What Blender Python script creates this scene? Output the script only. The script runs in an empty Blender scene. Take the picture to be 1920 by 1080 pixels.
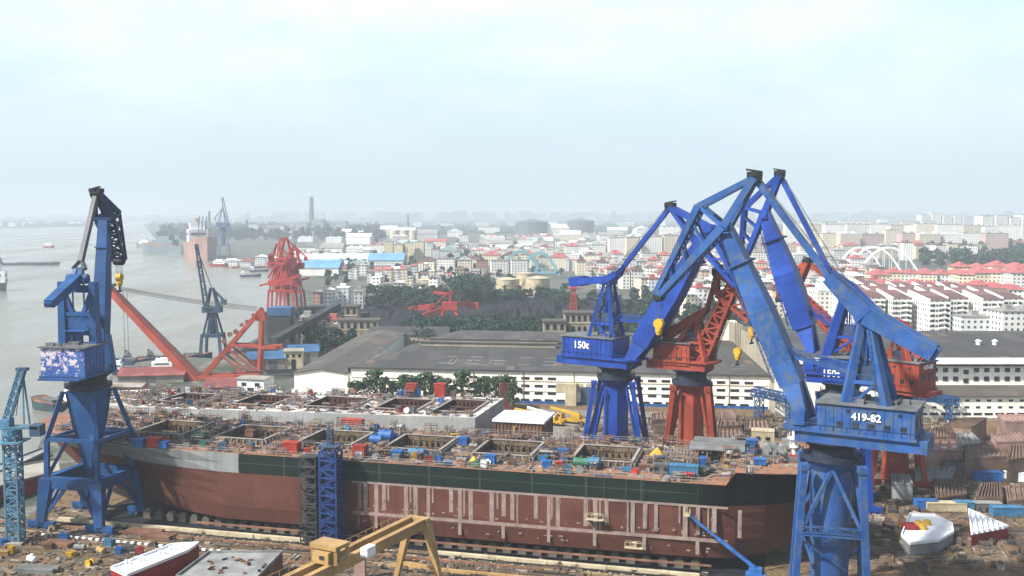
EXPO = 0.88; SUN = 5.0; HAZE = 0.00021; HAZC = (.59, .66, .73, 1); HANI = 0.0
SKYA = (4.3, 5.5, 5.85); SKYB = (5.8, 6.45, 6.5); SKYH = (3.95, 4.75, 5.25)
import bpy, math, random
from mathutils import Vector, Matrix
R = random.Random(11)
sc = bpy.context.scene
COL = sc.collection
V = Vector
F, H = 1900.0, 70.0
P = math.atan(140 / F)
cP, sP = math.cos(P), math.sin(P)
ORD = ('first second third fourth fifth sixth seventh eighth ninth tenth eleventh twelfth thirteenth fourteenth fifteenth '
       'sixteenth seventeenth eighteenth nineteenth twentieth').split() + ['twenty-' + w for w in
       'first second third fourth fifth sixth seventh eighth ninth'.split()] + ['thirtieth'] + ['thirty-' + w for w in
       'first second third fourth fifth sixth seventh eighth ninth'.split()] + ['fortieth'] + ['forty-' + w for w in
       'first second third fourth fifth sixth seventh eighth ninth'.split()]

# ---------- photograph pixels to places ----------
def ray(px, py):
    x = (px - 960) / F; y = (540 - py) / F
    return V((x, cP + y * sP, -sP + y * cP))
def G(px, py, z=0.0):
    d = ray(px, py); t = (z - H) / d.z
    return V((d.x * t, d.y * t, z))
def AtY(px, py, Y):
    d = ray(px, py); t = Y / d.y
    return V((d.x * t, Y, H + d.z * t))
# ship frame: s along the hull, v across it (away from camera)
SA = math.atan2(-.25, .968)
SO = V((-60, 218, 0)); SU = V((math.cos(SA), math.sin(SA), 0)); SV = V((-math.sin(SA), math.cos(SA), 0))
def S(s, v, z=0.0):
    return SO + SU * s + SV * v + V((0, 0, z))
def toS(p):
    q = p - SO
    return q.dot(SU), q.dot(SV)

# ---------- meshes ----------
class MB:
    def __init__(s): s.v = []; s.f = []; s.m = []
    def add(s, vs, fs, mi=0):
        n = len(s.v); s.v.extend(V(q) for q in vs)
        for f in fs: s.f.append([n + i for i in f]); s.m.append(mi)
        return s
    def box(s, c, size, M=None, mi=0):
        x, y, z = (q / 2 for q in size)
        vs = [V((a * x, b * y, d * z)) for d in (-1, 1) for a, b in ((-1, -1), (1, -1), (1, 1), (-1, 1))]
        if M is not None: vs = [M @ q for q in vs]
        c = V(c)
        return s.add([c + q for q in vs], [(3, 2, 1, 0), (4, 5, 6, 7), (0, 1, 5, 4), (1, 2, 6, 5), (2, 3, 7, 6), (3, 0, 4, 7)], mi)
    def bar(s, a, b, w, h=None, w2=None, h2=None, mi=0, up=None):
        a = V(a); b = V(b); h = w if h is None else h; w2 = w if w2 is None else w2; h2 = h if h2 is None else h2
        d = (b - a)
        if d.length < 1e-6: return s
        d.normalize(); up = V(up) if up is not None else V((0, 0, 1))
        if abs(d.dot(up)) > .98: up = V((0, 1, 0)) if abs(d.y) < .9 else V((1, 0, 0))
        x = d.cross(up).normalized(); y = x.cross(d).normalized()
        vs = [p + x * (i * W / 2) + y * (j * K / 2) for p, W, K in ((a, w, h), (b, w2, h2)) for i, j in ((-1, -1), (1, -1), (1, 1), (-1, 1))]
        return s.add(vs, [(3, 2, 1, 0), (4, 5, 6, 7), (0, 1, 5, 4), (1, 2, 6, 5), (2, 3, 7, 6), (3, 0, 4, 7)], mi)
    def tube(s, a, b, r, n=8, r2=None, mi=0, cap=True):
        a = V(a); b = V(b); r2 = r if r2 is None else r2
        d = (b - a).normalized(); up = V((0, 0, 1)) if abs(d.z) < .95 else V((1, 0, 0))
        x = d.cross(up).normalized(); y = x.cross(d).normalized()
        vs = []
        for p, q in ((a, r), (b, r2)):
            for k in range(n):
                t = 2 * math.pi * k / n
                vs.append(p + x * (q * math.cos(t)) + y * (q * math.sin(t)))
        fs = [(k, (k + 1) % n, n + (k + 1) % n, n + k) for k in range(n)]
        if cap: fs += [tuple(range(n - 1, -1, -1)), tuple(range(n, 2 * n))]
        return s.add(vs, fs, mi)
    def prism(s, pts, z0, z1, mi=0, mtop=None):
        n = len(pts)
        pts = [V((p[0], p[1], 0)) for p in pts]
        ar = sum(pts[i].x * pts[(i + 1) % n].y - pts[(i + 1) % n].x * pts[i].y for i in range(n))
        if ar < 0: pts.reverse()
        lo = [V((p.x, p.y, z0)) for p in pts]; hi = [V((p.x, p.y, z1)) for p in pts]
        s.add(lo + hi, [(i, (i + 1) % n, n + (i + 1) % n, n + i) for i in range(n)] + [tuple(range(n - 1, -1, -1))], mi)
        s.add(hi, [tuple(range(n))], mi if mtop is None else mtop)
        return s
    def quad(s, a, b, c, d, mi=0): return s.add([a, b, c, d], [(0, 1, 2, 3)], mi)
    def truss(s, a, b, w, h, n, t, w2=None, h2=None, mi=0, up=None):
        a = V(a); b = V(b); w2 = w if w2 is None else w2; h2 = h if h2 is None else h2
        d = (b - a).normalized(); up = V(up) if up is not None else V((0, 0, 1))
        if abs(d.dot(up)) > .98: up = V((0, 1, 0))
        x = d.cross(up).normalized(); y = x.cross(d).normalized()
        def c(k, i, j):
            f = k / n; W = w + (w2 - w) * f; K = h + (h2 - h) * f
            return a.lerp(b, f) + x * (i * W / 2) + y * (j * K / 2)
        cs = ((-1, -1), (1, -1), (1, 1), (-1, 1))
        for i, j in cs: s.bar(c(0, i, j), c(n, i, j), t, mi=mi)
        for k in range(n + 1):
            for q in range(4): s.bar(c(k, *cs[q]), c(k, *cs[(q + 1) % 4]), t * .7, mi=mi)
        for k in range(n):
            for q in range(4):
                q2 = (q + 1) % 4
                if k % 2: q, q2 = q2, q
                s.bar(c(k, *cs[q]), c(k + 1, *cs[q2]), t * .7, mi=mi)
        return s

LOC = {}
def mesh_of(name, mb, mats, off=V((0, 0, 0)), smooth=None):
    me = bpy.data.meshes.new(name)
    me.from_pydata([tuple(q - off) for q in mb.v], [], mb.f)
    for m in (mats if isinstance(mats, (list, tuple)) else [mats]): me.materials.append(m)
    me.polygons.foreach_set('material_index', mb.m)
    if smooth:
        me.polygons.foreach_set('use_smooth', [True] * len(me.polygons))
        me.set_sharp_from_angle(angle=math.radians(smooth))
    me.update()
    return me
def tag(o, label, cat, group=None):
    o['label'] = label; o['category'] = cat
    if group: o['group'] = group
    return o
def thing(name, label, cat, loc=(0, 0, 0), rz=0.0, group=None):
    o = bpy.data.objects.new(name, None); COL.objects.link(o)
    o.empty_display_size = .5
    o.location = loc; o.rotation_euler = (0, 0, rz); LOC[o.name] = V(loc) if rz == 0 else V((0, 0, 0))
    return tag(o, label, cat, group)
def part(name, mb, mats, parent, label=None, smooth=None):
    """A part from vertices in world space (or in the thing's own frame when the thing is rotated)."""
    off = LOC.get(parent.name, V((0, 0, 0)))
    o = bpy.data.objects.new(name, mesh_of(name, mb, mats, off, smooth)); COL.objects.link(o)
    o.parent = parent; LOC[o.name] = off
    if label: o['label'] = label
    return o
def solo(name, mb, mats, label, cat, loc=(0, 0, 0), group=None, smooth=None):
    loc = V(loc)
    o = bpy.data.objects.new(name, mesh_of(name, mb, mats, loc, smooth)); COL.objects.link(o)
    o.location = loc; LOC[o.name] = loc
    return tag(o, label, cat, group)
def setting(name, mb, mats, kind='structure'):
    o = bpy.data.objects.new(name, mesh_of(name, mb, mats)); COL.objects.link(o)
    o['kind'] = kind
    return o
def dup(o, loc, rz=0.0, scale=1.0, label=None):
    c = o.copy(); COL.objects.link(c); c.location = loc; c.rotation_euler = (0, 0, rz); c.scale = (scale,) * 3 if not hasattr(scale, '__len__') else scale
    if label: c['label'] = label
    for ch in list(o.children):
        k = ch.copy(); COL.objects.link(k); k.parent = c
        for g in list(ch.children):
            q = g.copy(); COL.objects.link(q); q.parent = k
    return c
def text_mb(body, size, o, x, y, depth=.06):
    """Lettering standing on a face: origin o (centre), x along the text, y up."""
    cu = bpy.data.curves.new('lettering', 'FONT'); cu.body = body; cu.size = size; cu.extrude = depth; cu.offset = size * .018
    cu.align_x = 'CENTER'; cu.align_y = 'CENTER'; cu.resolution_u = 3
    ob = bpy.data.objects.new('lettering', cu); COL.objects.link(ob)
    dg = bpy.context.evaluated_depsgraph_get(); me = bpy.data.meshes.new_from_object(ob.evaluated_get(dg))
    mb = MB(); x = V(x).normalized(); y = V(y).normalized(); z = x.cross(y)
    mb.add([V(o) + x * q.co.x + y * q.co.y + z * q.co.z for q in me.vertices], [tuple(p.vertices) for p in me.polygons])
    bpy.data.objects.remove(ob); bpy.data.curves.remove(cu); bpy.data.meshes.remove(me)
    return mb

# ---------- materials ----------
def _new(name):
    m = bpy.data.materials.new(name); m.use_nodes = True
    nt = m.node_tree; b = nt.nodes['Principled BSDF']
    return m, nt, b
def N(nt, t, **k):
    n = nt.nodes.new(t)
    for a, v in k.items(): setattr(n, a, v)
    return n
def mixc(nt, fac, a, b, mode='MIX'):
    n = N(nt, 'ShaderNodeMix', data_type='RGBA', blend_type=mode)
    for sock, val in ((n.inputs[0], fac), (n.inputs[6], a), (n.inputs[7], b)):
        if hasattr(val, 'is_output'): nt.links.new(val, sock)
        elif isinstance(val, (int, float)): sock.default_value = val
        else: sock.default_value = (*val, 1)
    return n.outputs[2]
def math_(nt, op, a, b=None, c=None):
    n = N(nt, 'ShaderNodeMath', operation=op)
    for i, q in enumerate((a, b, c)):
        if q is None: continue
        if hasattr(q, 'is_output'): nt.links.new(q, n.inputs[i])
        else: n.inputs[i].default_value = q
    return n.outputs[0]
def noise(nt, co, scale, detail=4, rough=.6, vec=None):
    if vec is not None:
        mp = N(nt, 'ShaderNodeMapping'); mp.inputs['Scale'].default_value = vec; nt.links.new(co, mp.inputs[0]); co = mp.outputs[0]
    n = N(nt, 'ShaderNodeTexNoise'); n.inputs['Scale'].default_value = scale; n.inputs['Detail'].default_value = detail; n.inputs['Roughness'].default_value = rough
    nt.links.new(co, n.inputs['Vector'])
    return n.outputs['Fac']
def step(nt, val, lo, hi):
    n = N(nt, 'ShaderNodeMapRange', interpolation_type='SMOOTHSTEP'); nt.links.new(val, n.inputs[0])
    n.inputs[1].default_value = lo; n.inputs[2].default_value = hi
    return n.outputs[0]
def plates(nt, co, size):
    """A random value for each plate or sheet of a given size."""
    mp = N(nt, 'ShaderNodeMapping'); mp.inputs['Scale'].default_value = tuple(1 / q for q in size); mp.inputs['Location'].default_value = (.37, .21, .13); nt.links.new(co, mp.inputs[0])
    fl = N(nt, 'ShaderNodeVectorMath', operation='FLOOR'); nt.links.new(mp.outputs[0], fl.inputs[0])
    wn = N(nt, 'ShaderNodeTexWhiteNoise'); nt.links.new(fl.outputs[0], wn.inputs['Vector']); return wn.outputs['Value']
def coords(nt): return N(nt, 'ShaderNodeTexCoord').outputs['Object']
TONE = .66
def tone(c): return c if min(c) > .55 else tuple(q * TONE for q in c)
def dark(c, k): return tuple(q * k for q in c)

def paint(name, col, var=.3, scale=.25, rough=.55, rust=.0, rcol=(.16, .07, .03), orand=0.0, spec=.25, streak=0.0, panel=None):
    """Weathered paint: broad fading, blotches, vertical run marks and rust."""
    col = tone(col); rcol = tone(rcol); m, nt, b = _new(name); co = coords(nt)
    c = mixc(nt, step(nt, noise(nt, co, scale), .3, .7), dark(col, 1 - var), tuple(min(.95, q * (1 + var * .6) + .01) for q in col))
    c = mixc(nt, math_(nt, 'MULTIPLY', step(nt, noise(nt, co, scale * 9, 3), .45, .75), .45), c, dark(col, .55))
    if panel: c = mixc(nt, math_(nt, 'MULTIPLY', plates(nt, co, panel), .5), c, dark(col, .6))
    if streak:
        c = mixc(nt, math_(nt, 'MULTIPLY', step(nt, noise(nt, co, .9, 3, .6, (1, 1, .06)), .5, .72), streak), c, rcol)
    if rust:
        c = mixc(nt, math_(nt, 'MULTIPLY', step(nt, noise(nt, co, scale * 4, 5, .7), .66 - rust * .25, .78 - rust * .2), .85), c, rcol)
    if orand:
        oi = N(nt, 'ShaderNodeObjectInfo'); hs = N(nt, 'ShaderNodeHueSaturation')
        nt.links.new(c, hs.inputs['Color'])
        nt.links.new(math_(nt, 'MULTIPLY_ADD', oi.outputs['Random'], orand, 1 - orand / 2), hs.inputs['Value'])
        c = hs.outputs[0]
    nt.links.new(c, b.inputs['Base Color']); b.inputs['Roughness'].default_value = rough
    b.inputs['Specular IOR Level'].default_value = spec
    return m
def speckle(name, cols, rough=.8):
    """One colour per loose piece of a heap."""
    m, nt, b = _new(name)
    g = N(nt, 'ShaderNodeNewGeometry'); r = N(nt, 'ShaderNodeValToRGB'); r.color_ramp.interpolation = 'CONSTANT'
    el = r.color_ramp.elements
    while len(el) < len(cols): el.new(.5)
    for i, c in enumerate(cols): el[i].position = i / len(cols); el[i].color = (*tone(c), 1)
    nt.links.new(g.outputs['Random Per Island'], r.inputs[0])
    co = coords(nt)
    c = mixc(nt, step(nt, noise(nt, co, 1.2), .35, .7), r.outputs[0], (.05, .04, .035))
    nt.links.new(c, b.inputs['Base Color']); b.inputs['Roughness'].default_value = rough
    return m
def facade(name, col, glass=(.05, .06, .07), pu=3.4, pz=3.0, a=(.3, .72), c=(.32, .78), band=None):
    """Wall with the small openings of a far facade set into it (dark recesses, floors and bays)."""
    col = dark(col, .85); m, nt, b = _new(name); tc = N(nt, 'ShaderNodeTexCoord'); co = tc.outputs['Object']
    sx = N(nt, 'ShaderNodeSeparateXYZ'); nt.links.new(co, sx.inputs[0])
    sn = N(nt, 'ShaderNodeSeparateXYZ'); nt.links.new(tc.outputs['Normal'], sn.inputs[0])
    ax = math_(nt, 'GREATER_THAN', math_(nt, 'ABSOLUTE', sn.outputs[0]), .5)
    u = math_(nt, 'ADD', math_(nt, 'MULTIPLY', ax, sx.outputs[1]), math_(nt, 'MULTIPLY', math_(nt, 'SUBTRACT', 1.0, ax), sx.outputs[0]))
    def win(x, p, q):
        f = math_(nt, 'FRACT', math_(nt, 'DIVIDE', math_(nt, 'ADD', x, 500 * p), p))
        return math_(nt, 'MULTIPLY', math_(nt, 'GREATER_THAN', f, q[0]), math_(nt, 'LESS_THAN', f, q[1]))
    w = math_(nt, 'MULTIPLY', win(u, pu, a), win(sx.outputs[2], pz, c))
    base = mixc(nt, step(nt, noise(nt, co, .15), .3, .7), dark(col, .86), col)
    oi = N(nt, 'ShaderNodeObjectInfo'); hs = N(nt, 'ShaderNodeHueSaturation'); nt.links.new(base, hs.inputs['Color'])
    nt.links.new(math_(nt, 'MULTIPLY_ADD', oi.outputs['Random'], .25, .82), hs.inputs['Value']); base = hs.outputs[0]
    if band: base = mixc(nt, win(sx.outputs[2], pz, (0, .16)), base, band)
    vz = math_(nt, 'ABSOLUTE', sn.outputs[2]); w = math_(nt, 'MULTIPLY', w, math_(nt, 'LESS_THAN', vz, .5))
    nt.links.new(mixc(nt, w, base, glass), b.inputs['Base Color']); b.inputs['Roughness'].default_value = .7
    return m
def groundmat(name, cols, scales=(.05, .4), rough=.95, wet=0):
    cols = [tone(q) for q in cols]; m, nt, b = _new(name); co = coords(nt)
    c = mixc(nt, step(nt, noise(nt, co, scales[0], 5), .35, .65), cols[0], cols[1])
    c = mixc(nt, step(nt, noise(nt, co, scales[1], 5, .7), .48, .62), c, cols[2])
    c = mixc(nt, math_(nt, 'MULTIPLY', step(nt, noise(nt, co, scales[1] * 3, 4, .7), .52, .62), .7), c, cols[3])
    nt.links.new(c, b.inputs['Base Color']); b.inputs['Roughness'].default_value = rough; b.inputs['Specular IOR Level'].default_value = .2
    return m
def leafmat(name, a, b_):
    a = dark(a, .75); b_ = dark(b_, .75); m, nt, b = _new(name); g = N(nt, 'ShaderNodeNewGeometry'); oi = N(nt, 'ShaderNodeObjectInfo')
    f = math_(nt, 'ADD', math_(nt, 'MULTIPLY', g.outputs['Random Per Island'], .65), math_(nt, 'MULTIPLY', oi.outputs['Random'], .35))
    nt.links.new(mixc(nt, f, a, b_), b.inputs['Base Color']); b.inputs['Roughness'].default_value = .8; b.inputs['Specular IOR Level'].default_value = .15
    return m
def roofmat(name, a, b_, p=1.2, axis=0, rough=.8):
    """Sheeted or tiled roof with seams."""
    a = tone(a); b_ = tone(b_); m, nt, b = _new(name); co = coords(nt)
    sx = N(nt, 'ShaderNodeSeparateXYZ'); nt.links.new(co, sx.inputs[0])
    f = math_(nt, 'FRACT', math_(nt, 'DIVIDE', math_(nt, 'ADD', sx.outputs[axis], 900 * p), p))
    c = mixc(nt, step(nt, noise(nt, co, .08, 5), .3, .7), a, b_)
    c = mixc(nt, math_(nt, 'MULTIPLY', math_(nt, 'GREATER_THAN', f, .88), .5), c, dark(a, .5))
    c = mixc(nt, math_(nt, 'MULTIPLY', step(nt, noise(nt, co, .6, 4, .6, (1, .1, 1) if axis == 0 else (.1, 1, 1)), .5, .7), .5), c, dark(b_, .6))
    c = mixc(nt, math_(nt, 'MULTIPLY', step(nt, plates(nt, co, (p * 2, p * 5, 60) if axis == 0 else (p * 5, p * 2, 60)), .35, 1), .6), c, dark(b_, 1.6))
    c = mixc(nt, math_(nt, 'MULTIPLY', step(nt, plates(nt, co, (p * 1, p * 2.2, 60) if axis == 0 else (p * 2.2, p, 60)), .93, .96), .5), c, (.16, .10, .07))
    nt.links.new(c, b.inputs['Base Color']); b.inputs['Roughness'].default_value = rough
    return m

M = {}
M['blue_near'] = paint('blue_paint_faded', (.022, .115, .40), .35, .12, .5, .75, (.085, .13, .21), streak=.4, panel=(3, 3, 2.4))
M['blue_mid'] = paint('blue_paint_fresh', (.006, .066, .42), .35, .12, .45, .3, (.02, .06, .2), streak=.25, panel=(3, 3, 2.4))
M['blue_left'] = paint('blue_paint_worn', (.014, .10, .32), .35, .12, .5, .5, (.04, .085, .15), streak=.4, panel=(3, 3, 2.4))
M['red_crane'] = paint('red_lead_paint', (.40, .062, .03), .35, .15, .55, .35, (.12, .03, .02), streak=.45, panel=(3, 3, 2.4))
M['red_port'] = paint('red_port_paint', (.55, .045, .035), .25, .1, .55)
M['orange_boom'] = paint('orange_red_paint', (.5, .085, .05), .25, .12, .5, .1, (.2, .06, .03))
M['navy_crane'] = paint('slate_blue_paint', (.045, .085, .16), .3, .1)
M['far_crane'] = paint('pale_blue_paint', (.10, .17, .32), .2, .1)
M['light_blue'] = paint('light_blue_paint', (.10, .27, .42), .3, .3, .5, .2)
M['tower_blue'] = paint('deep_blue_paint', (.012, .05, .22), .3, .3)
M['navy_dark'] = paint('dark_navy_paint', (.010, .032, .11), .35, .3)
M['ringdark'] = paint('slew_ring_grease', (.02, .03, .06), .4, .3, .6)
M['grey_rod'] = paint('grey_primer', (.12, .13, .16), .25, .2)
M['black'] = paint('black_grease', (.012, .014, .017), .3, .4, .6)
M['white'] = paint('white_paint', (.8, .8, .78), .12, .2)
M['yellow'] = paint('yellow_paint', (.52, .33, .13), .25, .2, .5, .1)
M['hookyel'] = paint('hook_yellow', (.75, .45, .02), .2, .5, .5, .1)
M['rope'] = paint('wire_rope', (.09, .09, .09), .2, 1)
M['glass'] = paint('dark_glass', (.025, .03, .035), .2, .3, .2, spec=.6)
M['steel_grey'] = paint('bare_steel', (.16, .17, .18), .35, .3, .6, .2)
M['conc'] = paint('concrete', (.36, .34, .29), .25, .12, .9, .1, (.18, .14, .1))
M['keel'] = paint('dark_keel_timber', (.15, .13, .10), .35, .3, .9)
M['cream'] = paint('cream_paint', (.62, .54, .36), .25, .3, .7, .25, (.3, .16, .07))
M['rust'] = paint('rusty_steel', (.25, .125, .075), .4, .3, .85, .25, (.1, .05, .035))
M['pinkp'] = paint('pink_primer_steel', (.45, .29, .25), .25, .2, .8, .25, (.2, .1, .07), orand=.5)
M['brownp'] = paint('brown_primer_steel', (.26, .17, .125), .35, .3, .85, .25, (.1, .06, .045), orand=.6)
M['greyp'] = paint('grey_primer_steel', (.27, .28, .28), .3, .25, .8, .2, (.15, .12, .1), orand=.5)
M['whitep'] = paint('white_primer_steel', (.72, .74, .76), .15, .25, .7, .1, (.35, .3, .3))
M['blueb'] = paint('blue_box_paint', (.03, .16, .5), .25, .6, .5, .1, orand=.5)
M['redb'] = paint('red_box_paint', (.5, .055, .03), .25, .6, .5, .1, orand=.4)
M['yelb'] = paint('yellow_box_paint', (.7, .42, .03), .25, .6, .5, .1, orand=.3)
M['cyanb'] = paint('pale_blue_box_paint', (.06, .22, .4), .2, .5, .5, .1)
M['greenb'] = paint('green_box_paint', (.05, .2, .13), .25, .6, .5, .1)
M['redbow'] = paint('crimson_hull_paint', (.3, .015, .018), .25, .3, .45, .05)
# ================= camera =================
cam = bpy.data.cameras.new('camera'); co_ = bpy.data.objects.new('camera', cam); COL.objects.link(co_)
co_.location = (0, 0, H); co_.rotation_euler = (math.pi / 2 - P, 0, 0)
cam.sensor_width = 36; cam.lens = 36 * F / 1920; cam.clip_start = .5; cam.clip_end = 40000
sc.camera = co_
sc.view_settings.view_transform = 'Standard'; sc.view_settings.look = 'None'; sc.view_settings.exposure = EXPO
sc.view_settings.gamma = 1; sc.view_settings.use_curve_mapping = False

# ================= light =================
el, sunaz = math.radians(46), math.radians(208)      # the sun stands behind the camera to the left
sd = V((math.cos(el) * math.cos(sunaz), math.cos(el) * math.sin(sunaz), math.sin(el)))
sl = bpy.data.lights.new('sun', 'SUN'); sl.energy = SUN; sl.angle = math.radians(2.5); sl.color = (1, .955, .88)
so = bpy.data.objects.new('sun', sl); COL.objects.link(so); so.rotation_euler = sd.to_track_quat('Z', 'Y').to_euler(); so.location = (0, 0, 500)
w = bpy.data.worlds.new('World'); sc.world = w; w.use_nodes = True
nt = w.node_tree; bg = nt.nodes['Background']
sky = N(nt, 'ShaderNodeTexSky', sky_type='NISHITA', sun_disc=False, sun_elevation=el, air_density=1.2, dust_density=3.0, ozone_density=1.0)
sky.sun_rotation = math.pi / 2 - sunaz
tc = N(nt, 'ShaderNodeTexCoord'); sx = N(nt, 'ShaderNodeSeparateXYZ'); nt.links.new(tc.outputs['Generated'], sx.inputs[0])
cl = noise(nt, tc.outputs['Generated'], 2.2, 6, .62, (1, 1, 3.2))
veil = mixc(nt, step(nt, cl, .4, .64), SKYA, SKYB)
lowband = step(nt, sx.outputs[2], .5, .2)
fac = math_(nt, 'MULTIPLY_ADD', lowband, .86, .08)
# the milky overcast veil thins towards the zenith and grows bluer to the horizon
hz = step(nt, sx.outputs[2], .0, .2)
veil = mixc(nt, hz, SKYH, veil)
nt.links.new(mixc(nt, fac, sky.outputs[0], veil), bg.inputs['Color']); bg.inputs['Strength'].default_value = .1

# ================= air =================
hm = MB().box((0, 6600, 70), (15400, 14400, 160))
ho = setting('haze', hm, bpy.data.materials.new('hazy_air'), 'stuff')
m = ho.data.materials[0]; m.use_nodes = True; nt = m.node_tree
nt.nodes.remove(nt.nodes['Principled BSDF'])
pv = N(nt, 'ShaderNodeVolumePrincipled'); pv.inputs['Density'].default_value = HAZE; pv.inputs['Color'].default_value = HAZC
pv.inputs['Anisotropy'].default_value = HANI
nt.links.new(pv.outputs[0], nt.nodes['Material Output'].inputs['Volume'])
sc.cycles.volume_bounces = 1
sc.cycles.use_denoising = True
sc.cycles.max_bounces = 6

# ================= ground, river =================
M['yard'] = groundmat('yard_earth', ((.15, .10, .055), (.21, .14, .075), (.085, .062, .04), (.3, .21, .12)), (.06, .35))
M['city'] = groundmat('city_ground', ((.085, .10, .085), (.14, .145, .12), (.045, .065, .045), (.27, .26, .24)), (.008, .03))
M['apron'] = groundmat('yard_concrete', ((.21, .20, .18), (.27, .25, .22), (.15, .135, .12), (.33, .3, .26)), (.05, .3))
M['coal'] = groundmat('coal_and_shade_ground', ((.011, .013, .020), (.017, .020, .028), (.008, .010, .014), (.03, .034, .04)), (.02, .12))  # coal colour, reused as painted shade below the front hull
M['bank'] = groundmat('far_bank', ((.10, .13, .11), (.13, .16, .14), (.07, .1, .08), (.3, .3, .28)), (.004, .02))
shore = [(-700, 905), (60, 866), (88, 800), (150, 745), (225, 712), (255, 680), (330, 668), (400, 672), (470, 640), (520, 612),
         (556, 575), (520, 545), (504, 520), (512, 492), (470, 484), (425, 492), (340, 470), (300, 452), (286, 440), (276, 428), (268, 420)]
pts = [G(*p) for p in shore]
far = [V((pts[-1].x * 1.0 - 500, 13500, 0)), V((7500, 13500, 0)), V((7500, -400, 0)), V((-600, -400, 0)), V((-600, pts[0].y, 0))]
setting('ground', MB().prism(pts + far, -6, 0, 0, 0), M['city'])
lb = [G(*p) for p in ((-400, 433), (-100, 429), (100, 425), (215, 419), (238, 414))]
setting('far_bank_ground', MB().prism(lb + [V((-3300, 13500, 0)), V((-7600, 13500, 0)), V((-7600, lb[0].y, 0))], -6, .2, 0), M['bank'])
wm, nt, b = _new('river_water'); co = coords(nt)
c = mixc(nt, step(nt, noise(nt, co, .006, 4), .3, .7), (.145, .14, .115), (.17, .165, .14))
c = mixc(nt, math_(nt, 'MULTIPLY', step(nt, noise(nt, co, .02, 5, .65, (1, .25, 1)), .52, .68), .6), c, (.20, .195, .165))
nt.links.new(c, b.inputs['Base Color']); nt.links.new(math_(nt, 'MULTIPLY_ADD', step(nt, noise(nt, co, .012, 4, .6, (1, .3, 1)), .4, .65), .25, .14), b.inputs['Roughness']); b.inputs['Specular IOR Level'].default_value = .45
bm = N(nt, 'ShaderNodeBump'); bm.inputs['Strength'].default_value = .6; bm.inputs['Distance'].default_value = .8
nt.links.new(math_(nt, 'ADD', noise(nt, co, .3, 5, .7), math_(nt, 'MULTIPLY', noise(nt, co, .03, 4, .6, (1, .4, 1)), 3.0)), bm.inputs['Height']); nt.links.new(bm.outputs[0], b.inputs['Normal'])
setting('river_water', MB().quad((-7650, -500, -3), (7600, -500, -3), (7600, 13600, -3), (-7650, 13600, -3)), wm)
def sheet(name, px, mat, z): setting(name, MB().add([G(x, y, z) for x, y in px], [tuple(range(len(px)))][:1]), mat)
def sheetw(name, ps, mat, z): setting(name, MB().add([V((p[0], p[1], z)) for p in ps], [tuple(range(len(ps)))]), mat)
sheetw('shipyard_ground', [(-112, 150), (150, 150), (190, 345), (92, 349), (90, 358), (-60, 378), (-96, 385), (-128, 380), (-128, 320), (-112, 236)], M['yard'], .03)
sheetw('concrete_apron', [(-20, 309), (22, 300), (60, 292), (60, 352), (-20, 364)], M['apron'], .06)
sheet('ore_yard_ground', [(452, 655), (500, 628), (558, 577), (690, 577), (705, 640), (640, 668), (560, 700), (500, 700)], M['coal'], .04)
sheetw('slipway_shade_sheet', [S(-40, -1.2)[:2], S(112, -1.2)[:2], S(112, 34)[:2], S(-40, 34)[:2]], M['coal'], .07)  # dark sheet painting the shade under the hull onto the slipway
sheetw('coal_yard_ground', [(-115, 545), (95, 535), (120, 820), (-80, 860), (-130, 640)], M['coal'], .05)
# ================= ships on the slipways =================
def hullmat():
    m, nt, b = _new('ship_shell_paint'); co = coords(nt)
    sx = N(nt, 'ShaderNodeSeparateXYZ'); nt.links.new(co, sx.inputs[0])
    sxx = math_(nt, 'ADD', sx.outputs[0], math_(nt, 'MULTIPLY', noise(nt, co, .15, 2), 1.5))
    red = mixc(nt, step(nt, noise(nt, co, .09, 4), .3, .7), (.083, .031, .022), (.12, .046, .033))
    red = mixc(nt, math_(nt, 'MULTIPLY', step(nt, noise(nt, co, .5, 3, .6, (1, 1, .05)), .5, .7), .35), red, (.055, .021, .018))
    red = mixc(nt, math_(nt, 'MULTIPLY', plates(nt, co, (8.5, 90, 2.7)), .45), red, (.05, .02, .014))
    red = mixc(nt, math_(nt, 'MULTIPLY', step(nt, noise(nt, co, .45, 5, .7), .6, .68), .5), red, (.16, .075, .055))
    # plate seams: faint lighter grid
    def ln(x, p, wd):
        f = math_(nt, 'FRACT', math_(nt, 'DIVIDE', math_(nt, 'ADD', x, 200 * p), p)); return math_(nt, 'LESS_THAN', f, wd / p)
    seam = math_(nt, 'MAXIMUM', ln(sx.outputs[0], 11.0, .3), ln(math_(nt, 'SUBTRACT', sx.outputs[2], 15.6), 30., .16))
    gre = mixc(nt, step(nt, noise(nt, co, .12, 4), .3, .7), (.004, .011, .009), (.008, .020, .016))
    gre = mixc(nt, math_(nt, 'MULTIPLY', seam, .5), gre, (.07, .10, .085))
    gre = mixc(nt, math_(nt, 'MULTIPLY', plates(nt, co, (8.5, 90, 1.4)), .5), gre, (.005, .013, .011))
    gry = mixc(nt, step(nt, noise(nt, co, .5, 3, .6, (1, 1, .06)), .35, .7), (.22, .235, .235), (.16, .175, .18))
    blk = mixc(nt, step(nt, noise(nt, co, .15, 3), .3, .7), (.0015, .0015, .0015), (.003, .004, .0035))
    t = mixc(nt, step(nt, sxx, 94, 105), gre, blk)
    t = mixc(nt, math_(nt, 'GREATER_THAN', sxx, 1.0), gry, t)
    z = math_(nt, 'GREATER_THAN', sx.outputs[2], 13.4)
    nt.links.new(mixc(nt, z, red, t), b.inputs['Base Color']); b.inputs['Roughness'].default_value = .6; b.inputs['Specular IOR Level'].default_value = .15
    return m
M['hull'] = hullmat()
M['hull2'] = paint('pale_grey_primer_shell', (.46, .48, .48), .15, .1, .6, .06, (.25, .2, .17), streak=.3, panel=(11, 90, 30))
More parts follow.
